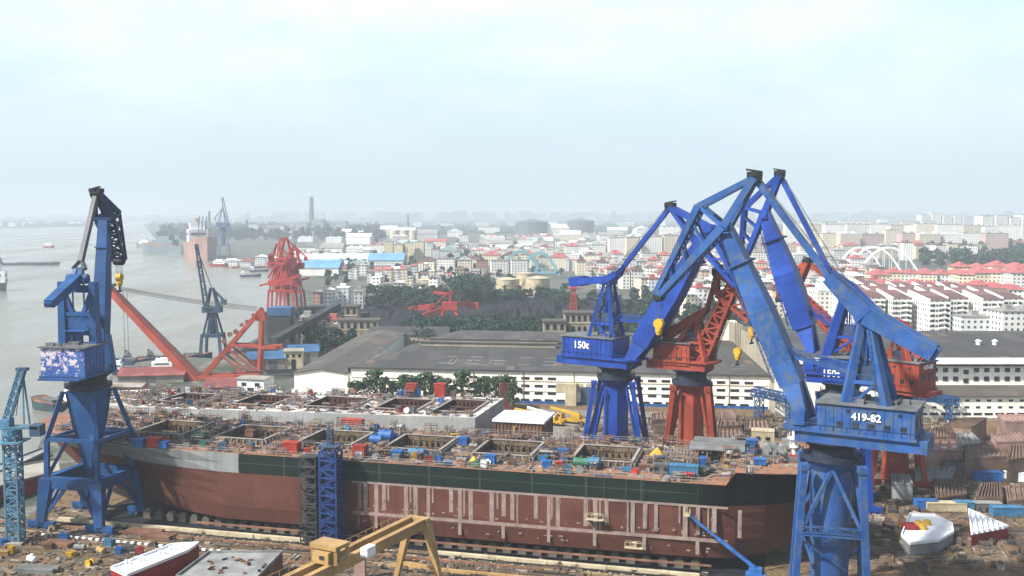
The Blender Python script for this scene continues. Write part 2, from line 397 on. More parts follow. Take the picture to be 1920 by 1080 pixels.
M['deck'] = groundmat('orange_primer_deck', ((.33, .16, .09), (.42, .21, .12), (.19, .11, .08), (.25, .17, .13)), (.07, .35), .8)
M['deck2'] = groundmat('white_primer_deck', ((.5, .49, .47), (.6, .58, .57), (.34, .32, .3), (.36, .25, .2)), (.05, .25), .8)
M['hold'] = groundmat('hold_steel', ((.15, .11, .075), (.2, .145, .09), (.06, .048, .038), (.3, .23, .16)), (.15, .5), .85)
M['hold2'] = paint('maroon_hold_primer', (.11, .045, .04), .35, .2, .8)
M['coam'] = paint('coaming_primer', (.37, .335, .31), .25, .4, .75, .25, (.2, .11, .07))
M['stripe'] = paint('pink_stripe_primer', (.35, .265, .24), .25, .5, .75, .15, (.25, .14, .11))

def ship(name, label, origin, st, vc, zb, zmid, hatch, mats, zpoop=None, poops=None, coam_h=1.15, well=5.0, nm='deck'):
    root = thing(name, label, 'ship', origin, SA)
    LOC[root.name] = V((0, 0, 0))
    hull = MB(); K = 9
    rings = []
    for s, hd, hb, zk, zd in st:
        side = []
        for k in range(K):
            f = k / (K - 1)
            if k == 0: side.append((hb * .0, zk)); continue
            if k == 1: side.append((hb * .86, zk)); continue
            if k == 2: side.append((hb * .96, zk + min(1.0, (zd - zk) * .05))); continue
            g = (k - 2) / (K - 3); zz = zk + 1.6 + (zd - zk - 1.6) * g
            side.append((hb + (hd - hb) * g ** 1.6 if hb < hd else hb, zz))
        rings.append([V((s, vc - y, z)) for y, z in reversed(side)] + [V((s, vc + y, z)) for y, z in side[1:]])
    n = len(rings[0])
    for a in range(len(rings) - 1):
        b = len(hull.v); hull.add(rings[a] + rings[a + 1], [(i, n + i, n + i + 1, i + 1) for i in range(n - 1)])
    hull.add(rings[0], [tuple(range(n))]); hull.add(rings[-1], [tuple(range(n - 1, -1, -1))])
    part('hull', hull, mats[0], root)
    dk = MB()
    def hw(s):
        for (a, ha, *_), (b, hb, *_) in zip(st, st[1:]):
            if a <= s <= b: return ha + (hb - ha) * (s - a) / (b - a)
        return st[0][1] if s < st[0][0] else st[-1][1]
    def zd(s):
        for A, B in zip(st, st[1:]):
            if A[0] <= s <= B[0]: return A[4] + (B[4] - A[4]) * (s - A[0]) / max(1e-6, B[0] - A[0])
        return st[-1][4]
    cuts = sorted(set([q[0] for q in st] + [q for h in hatch for q in h[:2]]))
    for a, b in zip(cuts, cuts[1:]):
        if b - a < 1e-3: continue
        mid = (a + b) / 2; hs = [h for h in hatch if h[0] <= mid <= h[1]]
        bands = [(None, None)] if not hs else [(None, hs[0][2]), (hs[0][3], None)]
        for lo, hi in bands:
            q = []
            for s, w_ in ((a, lo), (b, lo), (b, hi), (a, hi)): pass
            p = [V((a, vc - hw(a) if lo is None else lo, zd(a))), V((b, vc - hw(b) if lo is None else lo, zd(b))),
                 V((b, vc + hw(b) if hi is None else hi, zd(b))), V((a, vc + hw(a) if hi is None else hi, zd(a)))]
            dk.quad(*p)
    part(nm, dk, mats[1], root)
    for h in hatch:
        s0, s1, v0, v1 = h[:4]; z = zd((s0 + s1) / 2); zt = z + coam_h; cm = MB(); t = .35
        for a, b in (((s0, v0), (s1, v0)), ((s1, v0), (s1, v1)), ((s1, v1), (s0, v1)), ((s0, v1), (s0, v0))):
            cm.bar((a[0], a[1], z + coam_h / 2), (b[0], b[1], z + coam_h / 2), t, coam_h, mi=1)
            cm.bar((a[0], a[1], zt + .06), (b[0], b[1], zt + .06), .62, .14)
            L = math.hypot(b[0] - a[0], b[1] - a[1]); k = max(3, int(L / 1.5))
            nx, ny = (b[1] - a[1]) / L, -(b[0] - a[0]) / L
            for i in range(k + 1):
                f = i / k; x = a[0] + (b[0] - a[0]) * f + nx * .45; y = a[1] + (b[1] - a[1]) * f + ny * .45
                cm.box((x, y, z + coam_h * .45), (.22, .55, coam_h * .9) if abs(ny) > .5 else (.55, .22, coam_h * .9))
        if coam_h > 0: cmo = part('hatch_coaming', cm, [mats[3], mats[2]], root)
        hd = MB(); zf = z - well; e = .01
        a, b, c, d = (s0 + e, v0 + e), (s1 - e, v0 + e), (s1 - e, v1 - e), (s0 + e, v1 - e)
        for p, q in ((a, b), (b, c), (c, d), (d, a)):
            hd.quad((*p, z), (*p, zf), (*q, zf), (*q, z))
        hd.quad((*a, zf), (*b, zf), (*c, zf), (*d, zf))
        for i in range(9):      # frames and stringers on the hold's plating
            x = s0 + (s1 - s0) * (i + .5) / 9
            hd.box((x, v1 - .25, z - well / 2), (.25, .5, well * .98)); hd.box((x, v0 + .25, z - well / 2), (.25, .5, well * .98))
        for zz in (z - 2.5, z - 5):
            hd.box(((s0 + s1) / 2, v1 - .5, zz), (s1 - s0 - .2, 1.0, .2)); hd.box((s1 - .5, (v0 + v1) / 2, zz), (1.0, v1 - v0 - .2, .2))
        for i in range(3): hd.bar((s0 + (s1 - s0) * (i + 1) / 4, v0 + .3, z - 1.2), (s0 + (s1 - s0) * (i + 1) / 4, v1 - .3, z - 1.2), .25, .35)
        for q in (.33, .66): hd.bar((s0 + .3, v0 + (v1 - v0) * q, z - .5), (s1 - .3, v0 + (v1 - v0) * q, z - .5), .3, .3)
        for i in range(8): x = s0 + 1 + (s1 - s0 - 2) * R.random(); hd.bar((x, v1 - 1.2, zf), (x, v1 - 1.2, z + R.uniform(-.5, 1.2)), .12); hd.box((x, v1 - 1.4, z - R.uniform(1, 3)), (2.2, .9, .12))
        for i in range(26): hd.box((R.uniform(s0 + 2, s1 - 2), R.uniform(v0 + 2, v1 - 2), zf + .6), (R.uniform(1, 4), R.uniform(.8, 2), R.uniform(.4, 3.2)))
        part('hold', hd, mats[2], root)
    return root
Z = 17.7
st1 = [(-61, .6, .2, 15.5, 19.6), (-60, 5, .3, 14, 19.5), (-57.5, 9, .4, 11.5, 19.3), (-53.5, 12, .5, 8.5, 19.1), (-48, 14, .6, 5.5, 18.8), (-41, 15.5, 1, 3, 18.5), (-33, 16.2, 4, 2, 18.1), (-24, 16.5, 9, 2, Z), (-14, 16.5, 13.5, 2, Z),
       (-4, 16.5, 16.3, 2, Z), (10, 16.5, 16.5, 2, Z), (45, 16.5, 16.5, 2, Z), (80, 16.5, 16.5, 2, Z), (100, 16.5, 16.0, 2, Z), (104.5, 16.4, 15.0, 2, Z), (106.3, 15.6, 14.6, 2, Z + 2.4), (112, 15.2, 11, 2.4, Z + 2.4), (118, 13.8, 7, 4, Z + 2.4), (123, 11.5, 4.5, 8, Z + 2.4), (126, 9.5, 6, 11, Z + 2.4)]
def spx(px): r = (px - 960) / F; return (60 + 218 * r) / (.968 + .25 * r)
hs1 = [(s, s + 12.6, 9, 22.5) for s in (-32, -11, 10, 30.7, 51, 72.5)]
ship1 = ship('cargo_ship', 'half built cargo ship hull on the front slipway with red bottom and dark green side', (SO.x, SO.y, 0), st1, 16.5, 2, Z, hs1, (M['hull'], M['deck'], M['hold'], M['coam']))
# primer bands painted over the welded joints of the red shell, standing a film's thickness proud
pm = MB()
def strip(s0, s1, z0, z1): pm.box(((s0 + s1) / 2, -.012, (z0 + z1) / 2), (s1 - s0, .05, z1 - z0))
strip(27, 105, 13.05, 13.5); strip(27, 105, 6.3, 7.0)
for px in (680, 700, 715, 757, 775, 800, 843, 860, 880, 920, 943, 960, 1005, 1030, 1047, 1100, 1118, 1140, 1190, 1213, 1235, 1290, 1315, 1345, 1395):
    a = spx(px); strip(a - .34, a + .34 + R.uniform(0, .25), R.choice((7.0, 7.0, 7.6, 8.3)), 13.06)
    if R.random() < .55: o = R.choice((-1, 1)) * R.uniform(.9, 1.4); strip(a + o - .16, a + o + .16, R.uniform(7, 10), 13.06)
    for q in range(1): z0 = R.uniform(7.2, 12); o = R.uniform(-.5, .5); strip(a + o - .2, a + o + .2, z0, z0 + R.uniform(.3, 1))
for px in (700, 775, 860, 943, 1030, 1118, 1213, 1315): a = spx(px); strip(a - .34, a + .34, 3.7, 6.32)
for px in (667, 666.5): a = spx(px); strip(a - .14, a + .14, 3.7, 13.06)
for i in range(60): strip_s = R.uniform(28, 102); zz = R.choice((4.2, 4.9, 7.5, 7.7, 8)); strip(strip_s, strip_s + R.uniform(.2, .9), zz, zz + R.uniform(.15, .4))
part('primer_bands', pm, M['stripe'], ship1, 'pale pink primer bands over the red shell')
rb = MB(); rb.box((46, -.35, 1.75), (112, .7, .25)); part('bilge_staging', rb, M['rust'], ship1)
# bulwark rail along the far and near edge
for nm_, v_ in (('deck_railing', .25), ('deck_railing', 32.75)):
    rl = MB()
    for i in range(52):
        s_ = -22 + i * 2.4; rl.box((s_, v_, Z + .55), (.1, .1, 1.1))
    for zz in (.6, 1.1): rl.bar((-22, v_, Z + zz), (102, v_, Z + zz), .08)
    part(nm_, rl, M['coam'], ship1)
V2 = 51.0
def z2(s): return 15.0 + 2.5 * min(1, max(0, (s + 92) / 131))
st2 = [(s, a, b, c, z2(s)) for s, a, b, c in ((-92, 3, .5, 8), (-84, 9, 4, 3), (-74, 13.3, 9, 2), (-60, 14.5, 14, 2), (-30, 14.5, 14.5, 2), (0, 14.5, 14.5, 2), (39, 14.5, 14.5, 2))]
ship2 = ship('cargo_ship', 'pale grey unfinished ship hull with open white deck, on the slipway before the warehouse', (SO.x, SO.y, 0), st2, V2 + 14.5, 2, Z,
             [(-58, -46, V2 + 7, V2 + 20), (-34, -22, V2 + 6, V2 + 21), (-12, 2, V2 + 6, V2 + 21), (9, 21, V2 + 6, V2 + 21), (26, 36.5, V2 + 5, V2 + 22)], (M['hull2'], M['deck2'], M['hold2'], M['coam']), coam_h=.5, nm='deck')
tx = MB()      # hand painted marks, unreadable at this distance
for i in range(10):
    x0 = .4 + i * .55; tx.bar((x0, V2 - .03, Z - (1.9 if i % 2 else 2.8)), (x0 + .5, V2 - .03, Z - (2.8 if i % 2 else 2.0)), .16, .05)
    if i % 3 == 0: tx.bar((x0, V2 - .03, Z - 1.9), (x0 + .9, V2 - .03, Z - 1.85), .16, .05)
M['olive'] = paint('olive_marking', (.22, .2, .06), .2, .5); part('painted_marks', tx, M['olive'], ship2)
# block unit standing at its cut end
bu = thing('hull_block', 'brown ribbed hull block with white top standing at the cut end of the grey ship', 'hull block', S(50, V2 + 8), SA); LOC[bu.name] = V((0, 0, 0))
k = MB(); k.box((0, 0, 8.2), (13, 12, 16.4))
for i in range(14): k.box((-6.1 + i * .94, -6.1, 8.2), (.18, .3, 16.2))
part('shell', k, M['rust'], bu); part('top_plate', MB().box((0, 0, 16.75), (13.8, 13, .6)), M['whitep'], bu)
k = MB(); k.box((-1, -6.5, 8), (.5, .5, 15)); k.box((-1, -6.6, 11), (3, .6, .5)); k.box((-1, -6.6, 6), (3, .6, .5)); part('access_ladder', k, M['yellow'], bu)
# keel blocks under the near bilge
kb = MB().prism([(-.9, -.7), (.9, -.7), (.9, .7), (-.9, .7)], 0, 1.5); kb.prism([(-.6, -.5), (.6, -.5), (.6, .5), (-.6, .5)], 1.5, 1.95)
first = None
for i in range(40):
    p = S(-26 + i * 3.2, 2.4 if i > 9 else 5 - i * .25)
    if first is None: first = solo('keel_block', kb, M['keel'], 'squat concrete keel block under the near bilge of the red bottomed hull', 'keel block', (0, 0, 0), 'keel blocks under the front ship'); first.location = p; first.rotation_euler = (0, 0, SA)
    else: dup(first, p, SA)
# ================= level luffing shipyard cranes =================
CRANE_G = 'level luffing portal cranes of the shipyard'
def lcrane(label, ax, ay, th, K, c1, house, zr=28.0, style='column', texts=(), g=6.5, rod=None, capm='black', housem=None, boomw=(3.6, 2.2), hook=None, hw=4.6, hz=(32.3, 37.0), pz=(29.8, 32.3), win=True, gz=6.0, jibw=2.6, kl=5.2, jibm=None, tk=1.0, fs=1.0, cws=1.0, ch=1.0, legt=.78, twr=None, lattice=False, nw=.7, lw=1.9, lh=2.0, nobrace=False):
    m = M[c1]; th = math.radians(th)
    A = V((ax, ay, 0)); d = V((math.cos(th), math.sin(th), 0)); n = V((-d.y, d.x, 0))
    MM = Matrix((d, n, V((0, 0, 1)))).transposed()
    root = thing('portal_crane', label, 'crane', A, 0, CRANE_G)
    def W(r, off, z): return A + d * r + n * off + V((0, 0, z))
    def KP(q):
        if len(q) == 3: return W(q[1], 0, 0) + V((0, 0, 0)) if q[0] == 'w' else None
        dr = ray(*q); o = V((0, 0, H)); t = (A - o).dot(n) / dr.dot(n); p = o + dr * t
        return p
    P_ = {k: KP(v) for k, v in K.items()}
    # --- portal ---
    ru, rv = SU, SV
    top = zr - 2.2
    feet = [A + ru * (a * g) + rv * (b * g) for a, b in ((-1, -1), (1, -1), (1, 1), (-1, 1))]
    if style == 'column':
        cr_ = 3.0 if nobrace else 3.5
        k = MB(); k.tube(A + V((0, 0, .6)), A + V((0, 0, zr * .36)), cr_ * (1.25 if nobrace else .86), 8 if nobrace else 20, cr_ * (1.12 if nobrace else 1)); k.tube(A + V((0, 0, zr * .36)), A + V((0, 0, zr - 3.4)), cr_ * (1.12 if nobrace else 1), 8 if nobrace else 20, cr_ * 1.05)
        k.tube(A + V((0, 0, zr - 3.4)), A + V((0, 0, zr - 1.6)), cr_ * 1.05, 20, 4.8)
        part('column', k, m, root, smooth=40)
        for f in feet:
            u = (f - A); k = MB(); tp = A + u * legt + V((0, 0, top))
            k.bar(tp, f + V((0, 0, 1.4)), 1.15, 1.0); k.box(tp, (1.5, 1.5, 1.2))
            part('leg', k, m, root)
            if nobrace: k = MB(); k.bar(A + u * .36 + V((0, 0, top - .5)), f + V((0, 0, 2.2)), .6); k.bar(A + u * .3 + V((0, 0, 9)), A + u * (1 - (1 - legt) * 9 / top) + V((0, 0, 9)), .5); part('brace', k, m, root)
            k = MB(); k.bar(f - ru * 2.6 + V((0, 0, 1.2)), f + ru * 2.6 + V((0, 0, 1.2)), .9, 1.1)
            for i in range(4):
                c = f + ru * (-2.1 + i * 1.4); k.tube(c - rv * .35 + V((0, 0, .5)), c + rv * .35 + V((0, 0, .5)), .5, 10)
            part('bogie', k, m, root)
        for i in range(0 if nobrace else 4):
            f, f2 = feet[i], feet[(i + 1) % 4]; k = MB(); zb = zr * .5
            def L(ff, z): return A + (ff - A) * (1 - (1 - legt) * z / top) + V((0, 0, z))
            k.bar(L(f, zb), L(f2, zb), .55); mid = A + ((f + f2) / 2 - A) * .62 + V((0, 0, top - .4))
            k.bar(mid, L(f, zb), .6); k.bar(mid, L(f2, zb), .6)
            k.bar(L(f, zb - .8), A + (L(f2, zb) - A) * .5 + V((0, 0, 0)), .35)
            part('brace', k, m, root)
        if not nobrace: part('catwalk', MB().truss(L(feet[0], zr * .5 + .9), L(feet[1], zr * .5 + .9), .9, 1.0, 8, .1), m, root)
    else:       # splayed legs on a box portal, inverted pyramid column
        zp = style
        crn = [A + (f - A) * .86 + V((0, 0, zp)) for f in feet]
        for i, f in enumerate(feet):
            k = MB(); k.bar(crn[i] + V((0, 0, .8)), f + V((0, 0, 1.6)), 2.7, 2.7, 1.7, 1.7); part('leg', k, m, root)
            k = MB(); k.bar(f - ru * 3.4 + V((0, 0, 1.4)), f + ru * 3.4 + V((0, 0, 1.4)), 1.0, 1.0)
            for q in (-2, 2):
                k.bar(f + ru * (q - 1.3) + V((0, 0, .9)), f + ru * (q + 1.3) + V((0, 0, .9)), .8, .7)
                for e in (-.8, .8): k.tube(f + ru * (q + e) - rv * .4 + V((0, 0, .45)), f + ru * (q + e) + rv * .4 + V((0, 0, .45)), .45, 10)
                k.box(f + ru * q + rv * .9 + V((0, 0, 1)), (1.2, .9, 1.2))
            part('bogie', k, m, root)
        for i in range(4):
            a, b = crn[i], crn[(i + 1) % 4]; k = MB(); k.bar(a, b, 1.6, 2.5)
            mid = (a + b) / 2 - V((0, 0, .6)); q = (b - a) * .1
            k.bar(mid - q, feet[i] + V((0, 0, 2)), .7); k.bar(mid + q, feet[(i + 1) % 4] + V((0, 0, 2)), .7)
            part('portal_beam', k, m, root)
        for i in range(4):
            k = MB(); u = (feet[i] - A); tp = A + u * .5 + V((0, 0, top)); kn = V((*(A + u * .84).xy, zp + 9.6)); k.bar(tp, kn, .95); k.bar(kn, crn[i] + V((0, 0, .6)), 1.0)
            k.bar(kn, A + u * .25 + V((0, 0, zp + 9.6)), .8, 1.0); k.bar(A + u * .42 + V((0, 0, zp + 9.4)), crn[i] + V((0, 0, 1)), .7)
            part('strut', k, m, root)
            k = MB(); u2 = feet[(i + 1) % 4] - A; k.bar(kn, V((*(A + u2 * .84).xy, zp + 9.6)), .6, .8); part('ring_beam', k, m, root)
        k = MB(); k.bar(A + V((0, 0, top)), A + V((0, 0, top - 7)), 7.0, 7.0, 5.4, 5.4, up=SU); k.bar(A + V((0, 0, top - 7)), A + V((0, 0, zp - .5)), 5.4, 5.4, 1.0, 1.0, up=SU)
        part('column', k, m, root)
    k = MB(); k.tube(A + V((0, 0, zr - 1.5)), A + V((0, 0, zr - .7)), 5.1, 24); k.tube(A + V((0, 0, zr - .7)), A + V((0, 0, pz[0] - .9)), 3.9, 24); k.tube(A + V((0, 0, pz[0] - .9)), A + V((0, 0, pz[0] + .1)), 4.2, 24, 5.6)
    for i in range(24):
        t = i * math.pi / 12; k.box(A + V((5.0 * math.cos(t), 5.0 * math.sin(t), zr - .2)), (.08, .08, 1.2))
    part('slew_ring', k, M['ringdark'], root, smooth=40)
    # --- turning platform, machinery house ---
    r0, r1 = house
    k = MB(); pf = [W(r0 - .4, -hw - .3, 0), W(r1 + 4.6, -hw - .3, 0), W(r1 + 6.5, -hw + 1.6, 0), W(r1 + 6.5, hw - 1.6, 0), W(r1 + 4.6, hw + .3, 0), W(r0 - .4, hw + .3, 0)]
    k.prism(pf, pz[1] - .5, pz[1] + .02); k.box(W((r0 + r1) / 2 + 1, 0, (pz[0] + pz[1]) / 2 - .2), (r1 - r0 + 6, 2 * hw - .6, pz[1] - pz[0] - .4), MM)
    for i in range(10):
        r = r0 + (r1 + 4 - r0) * i / 9
        for o_ in (-hw - .25, hw + .25): k.box(W(r, o_, pz[1] + .55), (.08, .08, 1.1), MM)
    for o_ in (-hw - .25, hw + .25): k.bar(W(r0, o_, pz[1] + 1.1), W(r1 + 4.4, o_, pz[1] + 1.1), .07)
    part('platform', k, m, root)
    hm_ = housem or m
    k = MB(); k.box(W((r0 + r1) / 2, 0, (hz[0] + hz[1]) / 2 + .05), (r1 - r0, 2 * hw, hz[1] - hz[0]), MM)
    for i in range(int((r1 - r0) / 1.4)):
        for o_ in (-hw - .06, hw + .06): k.box(W(r0 + .7 + i * 1.4, o_, (hz[0] + hz[1]) / 2), (.1, .1, hz[1] - hz[0] - .3), MM)
    ho_ = part('machinery_house', k, hm_, root)
    k = MB(); k.box(W((r0 + r1) / 2, 0, hz[1] + .22), (r1 - r0 + .8, 2 * hw + .8, .3), MM)
    for i in range(6): k.box(W(R.uniform(r0 + 1, r1 - 1), R.uniform(-hw + 1, hw - 1), hz[1] + .7), (R.uniform(.5, 1.6), R.uniform(.5, 1.6), .7), MM)
    part('roof', k, M['steel_grey'], root)
    if win:
        spots = [(sg, r0 + 1.8 + i * 2.6, zf) for sg in (-1, 1) for zf in (.3,) for i in range(int((r1 - r0 - 2) / 2.6))] + [(sg, r0 + 2.4 + i * 4.2, .82) for sg in (-1, 1) for i in range(3)]
        for sg, r, zf in spots:
            z = hz[0] + (hz[1] - hz[0]) * zf
            q = MB(); q.box(W(r, sg * (hw + .1), z), (.95 if zf < .5 else .6, .16, 1.0 if zf < .5 else .45), MM); part('window', q, M['glass'], ho_)
        for o_ in (-1.6, 1.6):
            q = MB(); q.box(W(r0 - .1, o_, (hz[0] + hz[1]) / 2), (.16, 1.5, 1.6), MM); part('window', q, M['glass'], ho_)
    for body, size, where, along, *zf_ in texts:
        if where == 'back': o_, x, = W(r0 - .18, 0, hz[0] + (hz[1] - hz[0]) * along), -n
        else: o_, x = W(along, (hw + .18) * where, hz[0] + (hz[1] - hz[0]) * (zf_[0] if zf_ else .62)), (-d if where > 0 else d)
        part('lettering', text_mb(body, size, o_, x, (0, 0, 1)), M['white'], ho_)
    # cab beside the boom foot
    k = MB(); k.box(W(r1 + 3.6, hw * .62, pz[1] + 1.6), (2.4, 2.0, 2.6), MM); cb = part('driver_cab', k, m, root)
    k = MB(); k.box(W(r1 + 4.83, hw * .62, pz[1] + 1.9), (.08, 1.7, 1.4), MM); part('window', k, M['glass'], cb)
    # --- A-frame ---
    tp = P_['top']; rt = (tp - A).dot(d); zt = tp.z; w_ = hw - 1.2
    if not twr:
        k = MB()
        for i in range(5):
            f0, f1 = i / 5, (i + 1) / 5; za, zb_ = pz[1] + (zt - pz[1]) * f0, pz[1] + (zt - pz[1]) * f1
            ya, yb = w_ + (1.5 - w_) * f0, w_ + (1.5 - w_) * f1; ra, rb_ = rt - 4.2 * fs * (1 - f0), rt - 4.2 * fs * (1 - f1)
            if za > hz[1] - 1: k.bar(W(ra, -ya, za), W(rb_, yb, zb_), .3); k.bar(W(ra, ya, za), W(rb_, -yb, zb_), .3)
            ra, rb_ = rt + 3.4 * fs * (1 - f0), rt + 3.4 * fs * (1 - f1); k.bar(W(ra, -ya, za), W(rb_, yb, zb_), .32); k.bar(W(ra, -ya, za), W(ra, ya, za), .3)
        k.truss(W(rt - 3.0, w_, hz[1]), W(rt - .6, 1.9, zt), .8, .8, 14, .08); part('tower_bracing', k, m, root)
        k = MB(); k.box(W(rt - .5, 0, pz[1] + (zt - pz[1]) * .46 + 1.3), (2.8, 3.4, 2.4), MM); part('winch_house', k, M['navy_crane'], root)
    if twr:
        for sg in (-1, 1):
            k = MB(); zb = hz[1] if r0 < rt < r1 else pz[1]
            k.bar(W(rt, sg * twr, zb), W(rt, sg * twr, zt), 1.7, 2.2, 1.5, 1.8, up=d); k.bar(W(rt, sg * twr, zt - 1), W(rt + 3, sg * (twr - .6), zb), 1.0)
            k.bar(W(rt - .2, sg * (twr - .5), zt - 2.6), W(rt - .2, sg * .6, zt - 8.5), .9); part('tower_leg', k, m, root)
        k = MB(); k.box(W(rt, 0, zb + (zt - zb) * .3), (1.2, 2 * twr - 1, (zt - zb) * .3), MM); k.box(W(rt, 0, zb + (zt - zb) * .49), (1.6, 2 * twr, .9), MM); k.box(W(rt, 0, zb + (zt - zb) * .1), (1.0, 1.2, (zt - zb) * .22), MM); part('tower_panel', k, m, root)
        k = MB(); k.box(W(rt, 0, zt - 1.6), (1.2, 2 * twr, 1.6), MM); part('tower_crossbeam', k, m, root)
    for sg in () if twr else (-1, 1):
        k = MB(); a = W(rt, sg * 1.5, zt)
        k.bar(W(rt + 3.4 * fs, sg * w_, pz[1]), a + d * .6, 1.25 * tk, 1.1 * tk, .8 * tk, .8 * tk); k.bar(W(rt - 4.2 * fs, sg * w_, pz[1] if r0 > rt - 4.2 * fs else hz[1]), a - d * .6, 1.1 * tk, 1.0 * tk, .8 * tk, .8 * tk)
        zm = pz[1] + (zt - pz[1]) * .45
        k.bar(W(rt + 1.9 * fs, sg * (w_ * .55 + .7), zm), W(rt - 2.4 * fs, sg * (w_ * .55 + .7), zm), .6)
        k.bar(W(rt + 2.6 * fs, sg * (w_ * .75 + .4), pz[1] + (zt - pz[1]) * .2), W(rt - 2.2, sg * (w_ * .5 + .75), zm), .5)
        part('tower_leg', k, m, root)
    k = MB(); k.box(W(rt, 0, zt + .1), (2.6, 4.4, 1.1), MM)
    for i in () if twr else (-1, 1): k.bar(W(rt + 2.2 * i, -2.6, pz[1] + (zt - pz[1]) * .45), W(rt + 2.2 * i, 2.6, pz[1] + (zt - pz[1]) * .45), .5)
    k.box(W(rt, 0, pz[1] + (zt - pz[1]) * .46), (4.6, 5.2, .15), MM)
    for i in range(12): k.box(W(rt - 2.2 + (i % 6) * .9, (-2.6, 2.6)[i // 6], pz[1] + (zt - pz[1]) * .46 + .6), (.07, .07, 1.1), MM)
    for o_ in (-2.6, 2.6): k.bar(W(rt - 2.3, o_, pz[1] + (zt - pz[1]) * .46 + 1.1), W(rt + 2.3, o_, pz[1] + (zt - pz[1]) * .46 + 1.1), .07)
    k.tube(W(rt, -2.4, zt + .8), W(rt, 2.4, zt + .8), .9, 12)
    for o_ in (-1.3, 1.3): k.bar(W(rt, o_, zt), W(rt, o_, pz[1] + (zt - pz[1]) * .46), .28)
    part('tower_head', k, m, root)
    # --- boom: two foot legs joining to a box girder ---
    ft, hd = P_['foot'], P_['head']; bd = (hd - ft).normalized(); L_ = (hd - ft).length
    bn = n.cross(bd).normalized()
    k = MB(); j = ft + bd * L_ * .22
    for sg in (-1, 1): k.bar(ft + n * sg * (hw - 2.0), j + n * sg * .9, 1.3, 1.6, 1.8, boomw[0] * .9, up=bn)
    k.bar(ft + bd * L_ * .12 - n * (hw - 2.6), ft + bd * L_ * .12 + n * (hw - 2.6), .8)
    q = ft + bd * L_ * .55
    k.bar(j - bd * 1.5, q, boomw[0], boomw[0] * .95, boomw[0], boomw[0], up=bn); k.bar(q, hd, boomw[0], boomw[0], boomw[1], boomw[1] * .8, up=bn)
    for f in (.3, .55, .8): k.bar(ft + bd * L_ * f, ft + bd * (L_ * f + .35), boomw[0] * 1.02, boomw[0] * 1.02, up=bn)
    if lattice:
        k = MB()
        for sg in (-1, 1): k.bar(ft + n * sg * (hw - 2.0), j + n * sg * .9, 1.1)
        k.truss(j - bd * 1.5, hd, boomw[0], boomw[0], 9, .62, w2=boomw[1], h2=boomw[1], up=bn)
        k.bar(j - bd, hd, .5, boomw[0] * .7, .4, boomw[1] * .7, up=bn)
    bo = part('boom', k, m, root)
    k = MB(); k.tube(hd - n * 2.0, hd + n * 2.0, 1.0, 14); k.box(hd - bd * 1.2, (1.6, 4.4, .25), MM); part('boom_head', k, M[capm] if capm != 'black' else m, bo)
    k = MB()
    for sg in (-1,): k.truss(ft + bd * L_ * .22 + bn * (boomw[0] * .55 + .3) + n * 1.2, hd - bd * 2 + bn * (boomw[1] * .5 + .4) + n * .6, .7, .9, 16, .09)
    part('boom_ladder', k, m, bo)
    # --- fly jib (pivots on the boom head) ---
    tl, ns = P_['tail'], P_['nose']; k = MB()
    axis = (ns - hd).normalized(); jn = n.cross(axis).normalized()
    if jn.dot(tl - hd) < 0: jn = -jn
    king = hd + jn * kl + axis * .6
    for sg in (-1, 1):
        k.bar(hd + n * sg * jibw / 2, ns + n * sg * nw, 1.15 * ch, 1.35 * ch, .8 * ch, .9 * ch)          # lower chord
        k.bar(king + n * sg * jibw * .42, ns + n * sg * nw + jn * .8, .95 * ch, 1.1 * ch, .7 * ch, .8 * ch)   # upper chord
        k.bar(tl + n * sg * .6, hd + n * sg * jibw / 2, 1.2, 1.3, 1.2, 1.3)      # tail chord
        k.bar(tl + n * sg * .6, king + n * sg * jibw * .42, .9, 1.0)
        k.bar(king + n * sg * jibw * .42, hd + n * sg * jibw / 2, .7)
        for f in (.28, .55, .8):
            k.bar(hd.lerp(ns, f) + n * sg * (jibw / 2 * (1 - f) + nw * f), king.lerp(ns, f - .12) + n * sg * (jibw * .42 * (1 - f) + nw * f), .45)
    for f, f2 in ((.05, .22), (.22, .4), (.4, .58), (.58, .76), (.76, .93)):
        wa, wb = jibw / 2 * (1 - f) + nw * f, jibw / 2 * (1 - f2) + nw * f2
        for B0 in (hd, king): k.bar(B0.lerp(ns, f) - n * wa, B0.lerp(ns, f2) + n * wb, .28); k.bar(B0.lerp(ns, f) + n * wa, B0.lerp(ns, f2) - n * wb, .28)
    for f in (.05, .22, .4, .58, .76, .93):
        wv = jibw / 2 * (1 - f) + nw * f
        k.bar(hd.lerp(ns, f) - n * wv, hd.lerp(ns, f) + n * wv, .5); k.bar(king.lerp(ns, f) - n * wv, king.lerp(ns, f) + n * wv, .5)
    fj = part('fly_jib', k, M[jibm] if jibm else m, root)
    k = MB(); k.tube(tl - n * 1.1, tl + n * 1.1, 1.15, 14); k.box(tl + V((0, 0, .6)), (2.2, 2.6, .9), MM)
    k.bar(tl + V((0, 0, 1)) - d * 1.4, tl + V((0, 0, 1.5)) + d * 1.6, .35)
    part('tail_sheave', k, M['black'], fj)
    k = MB(); k.tube(ns - n * 1.0, ns + n * 1.0, .95, 14); k.box(ns + V((0, 0, -.2)), (1.4, 2.4, .9), MM); part('nose_sheave', k, M[capm], fj)
    # --- tie rod, balance lever, counterweight ---
    lf, cw = P_['lf'], P_['cw']
    k = MB(); tt = tl + n * 0
    k.bar(tt, tt.lerp(lf, .9), 1.0, 1.15, 1.0, 1.15)
    for sg in (-1, 1): k.bar(tt.lerp(lf, .87), lf + n * sg * 1.5, .8)
    part('tie_rod', k, M[rod] if rod else m, root)
    k = MB(); piv = W(rt, 0, zt + .9)
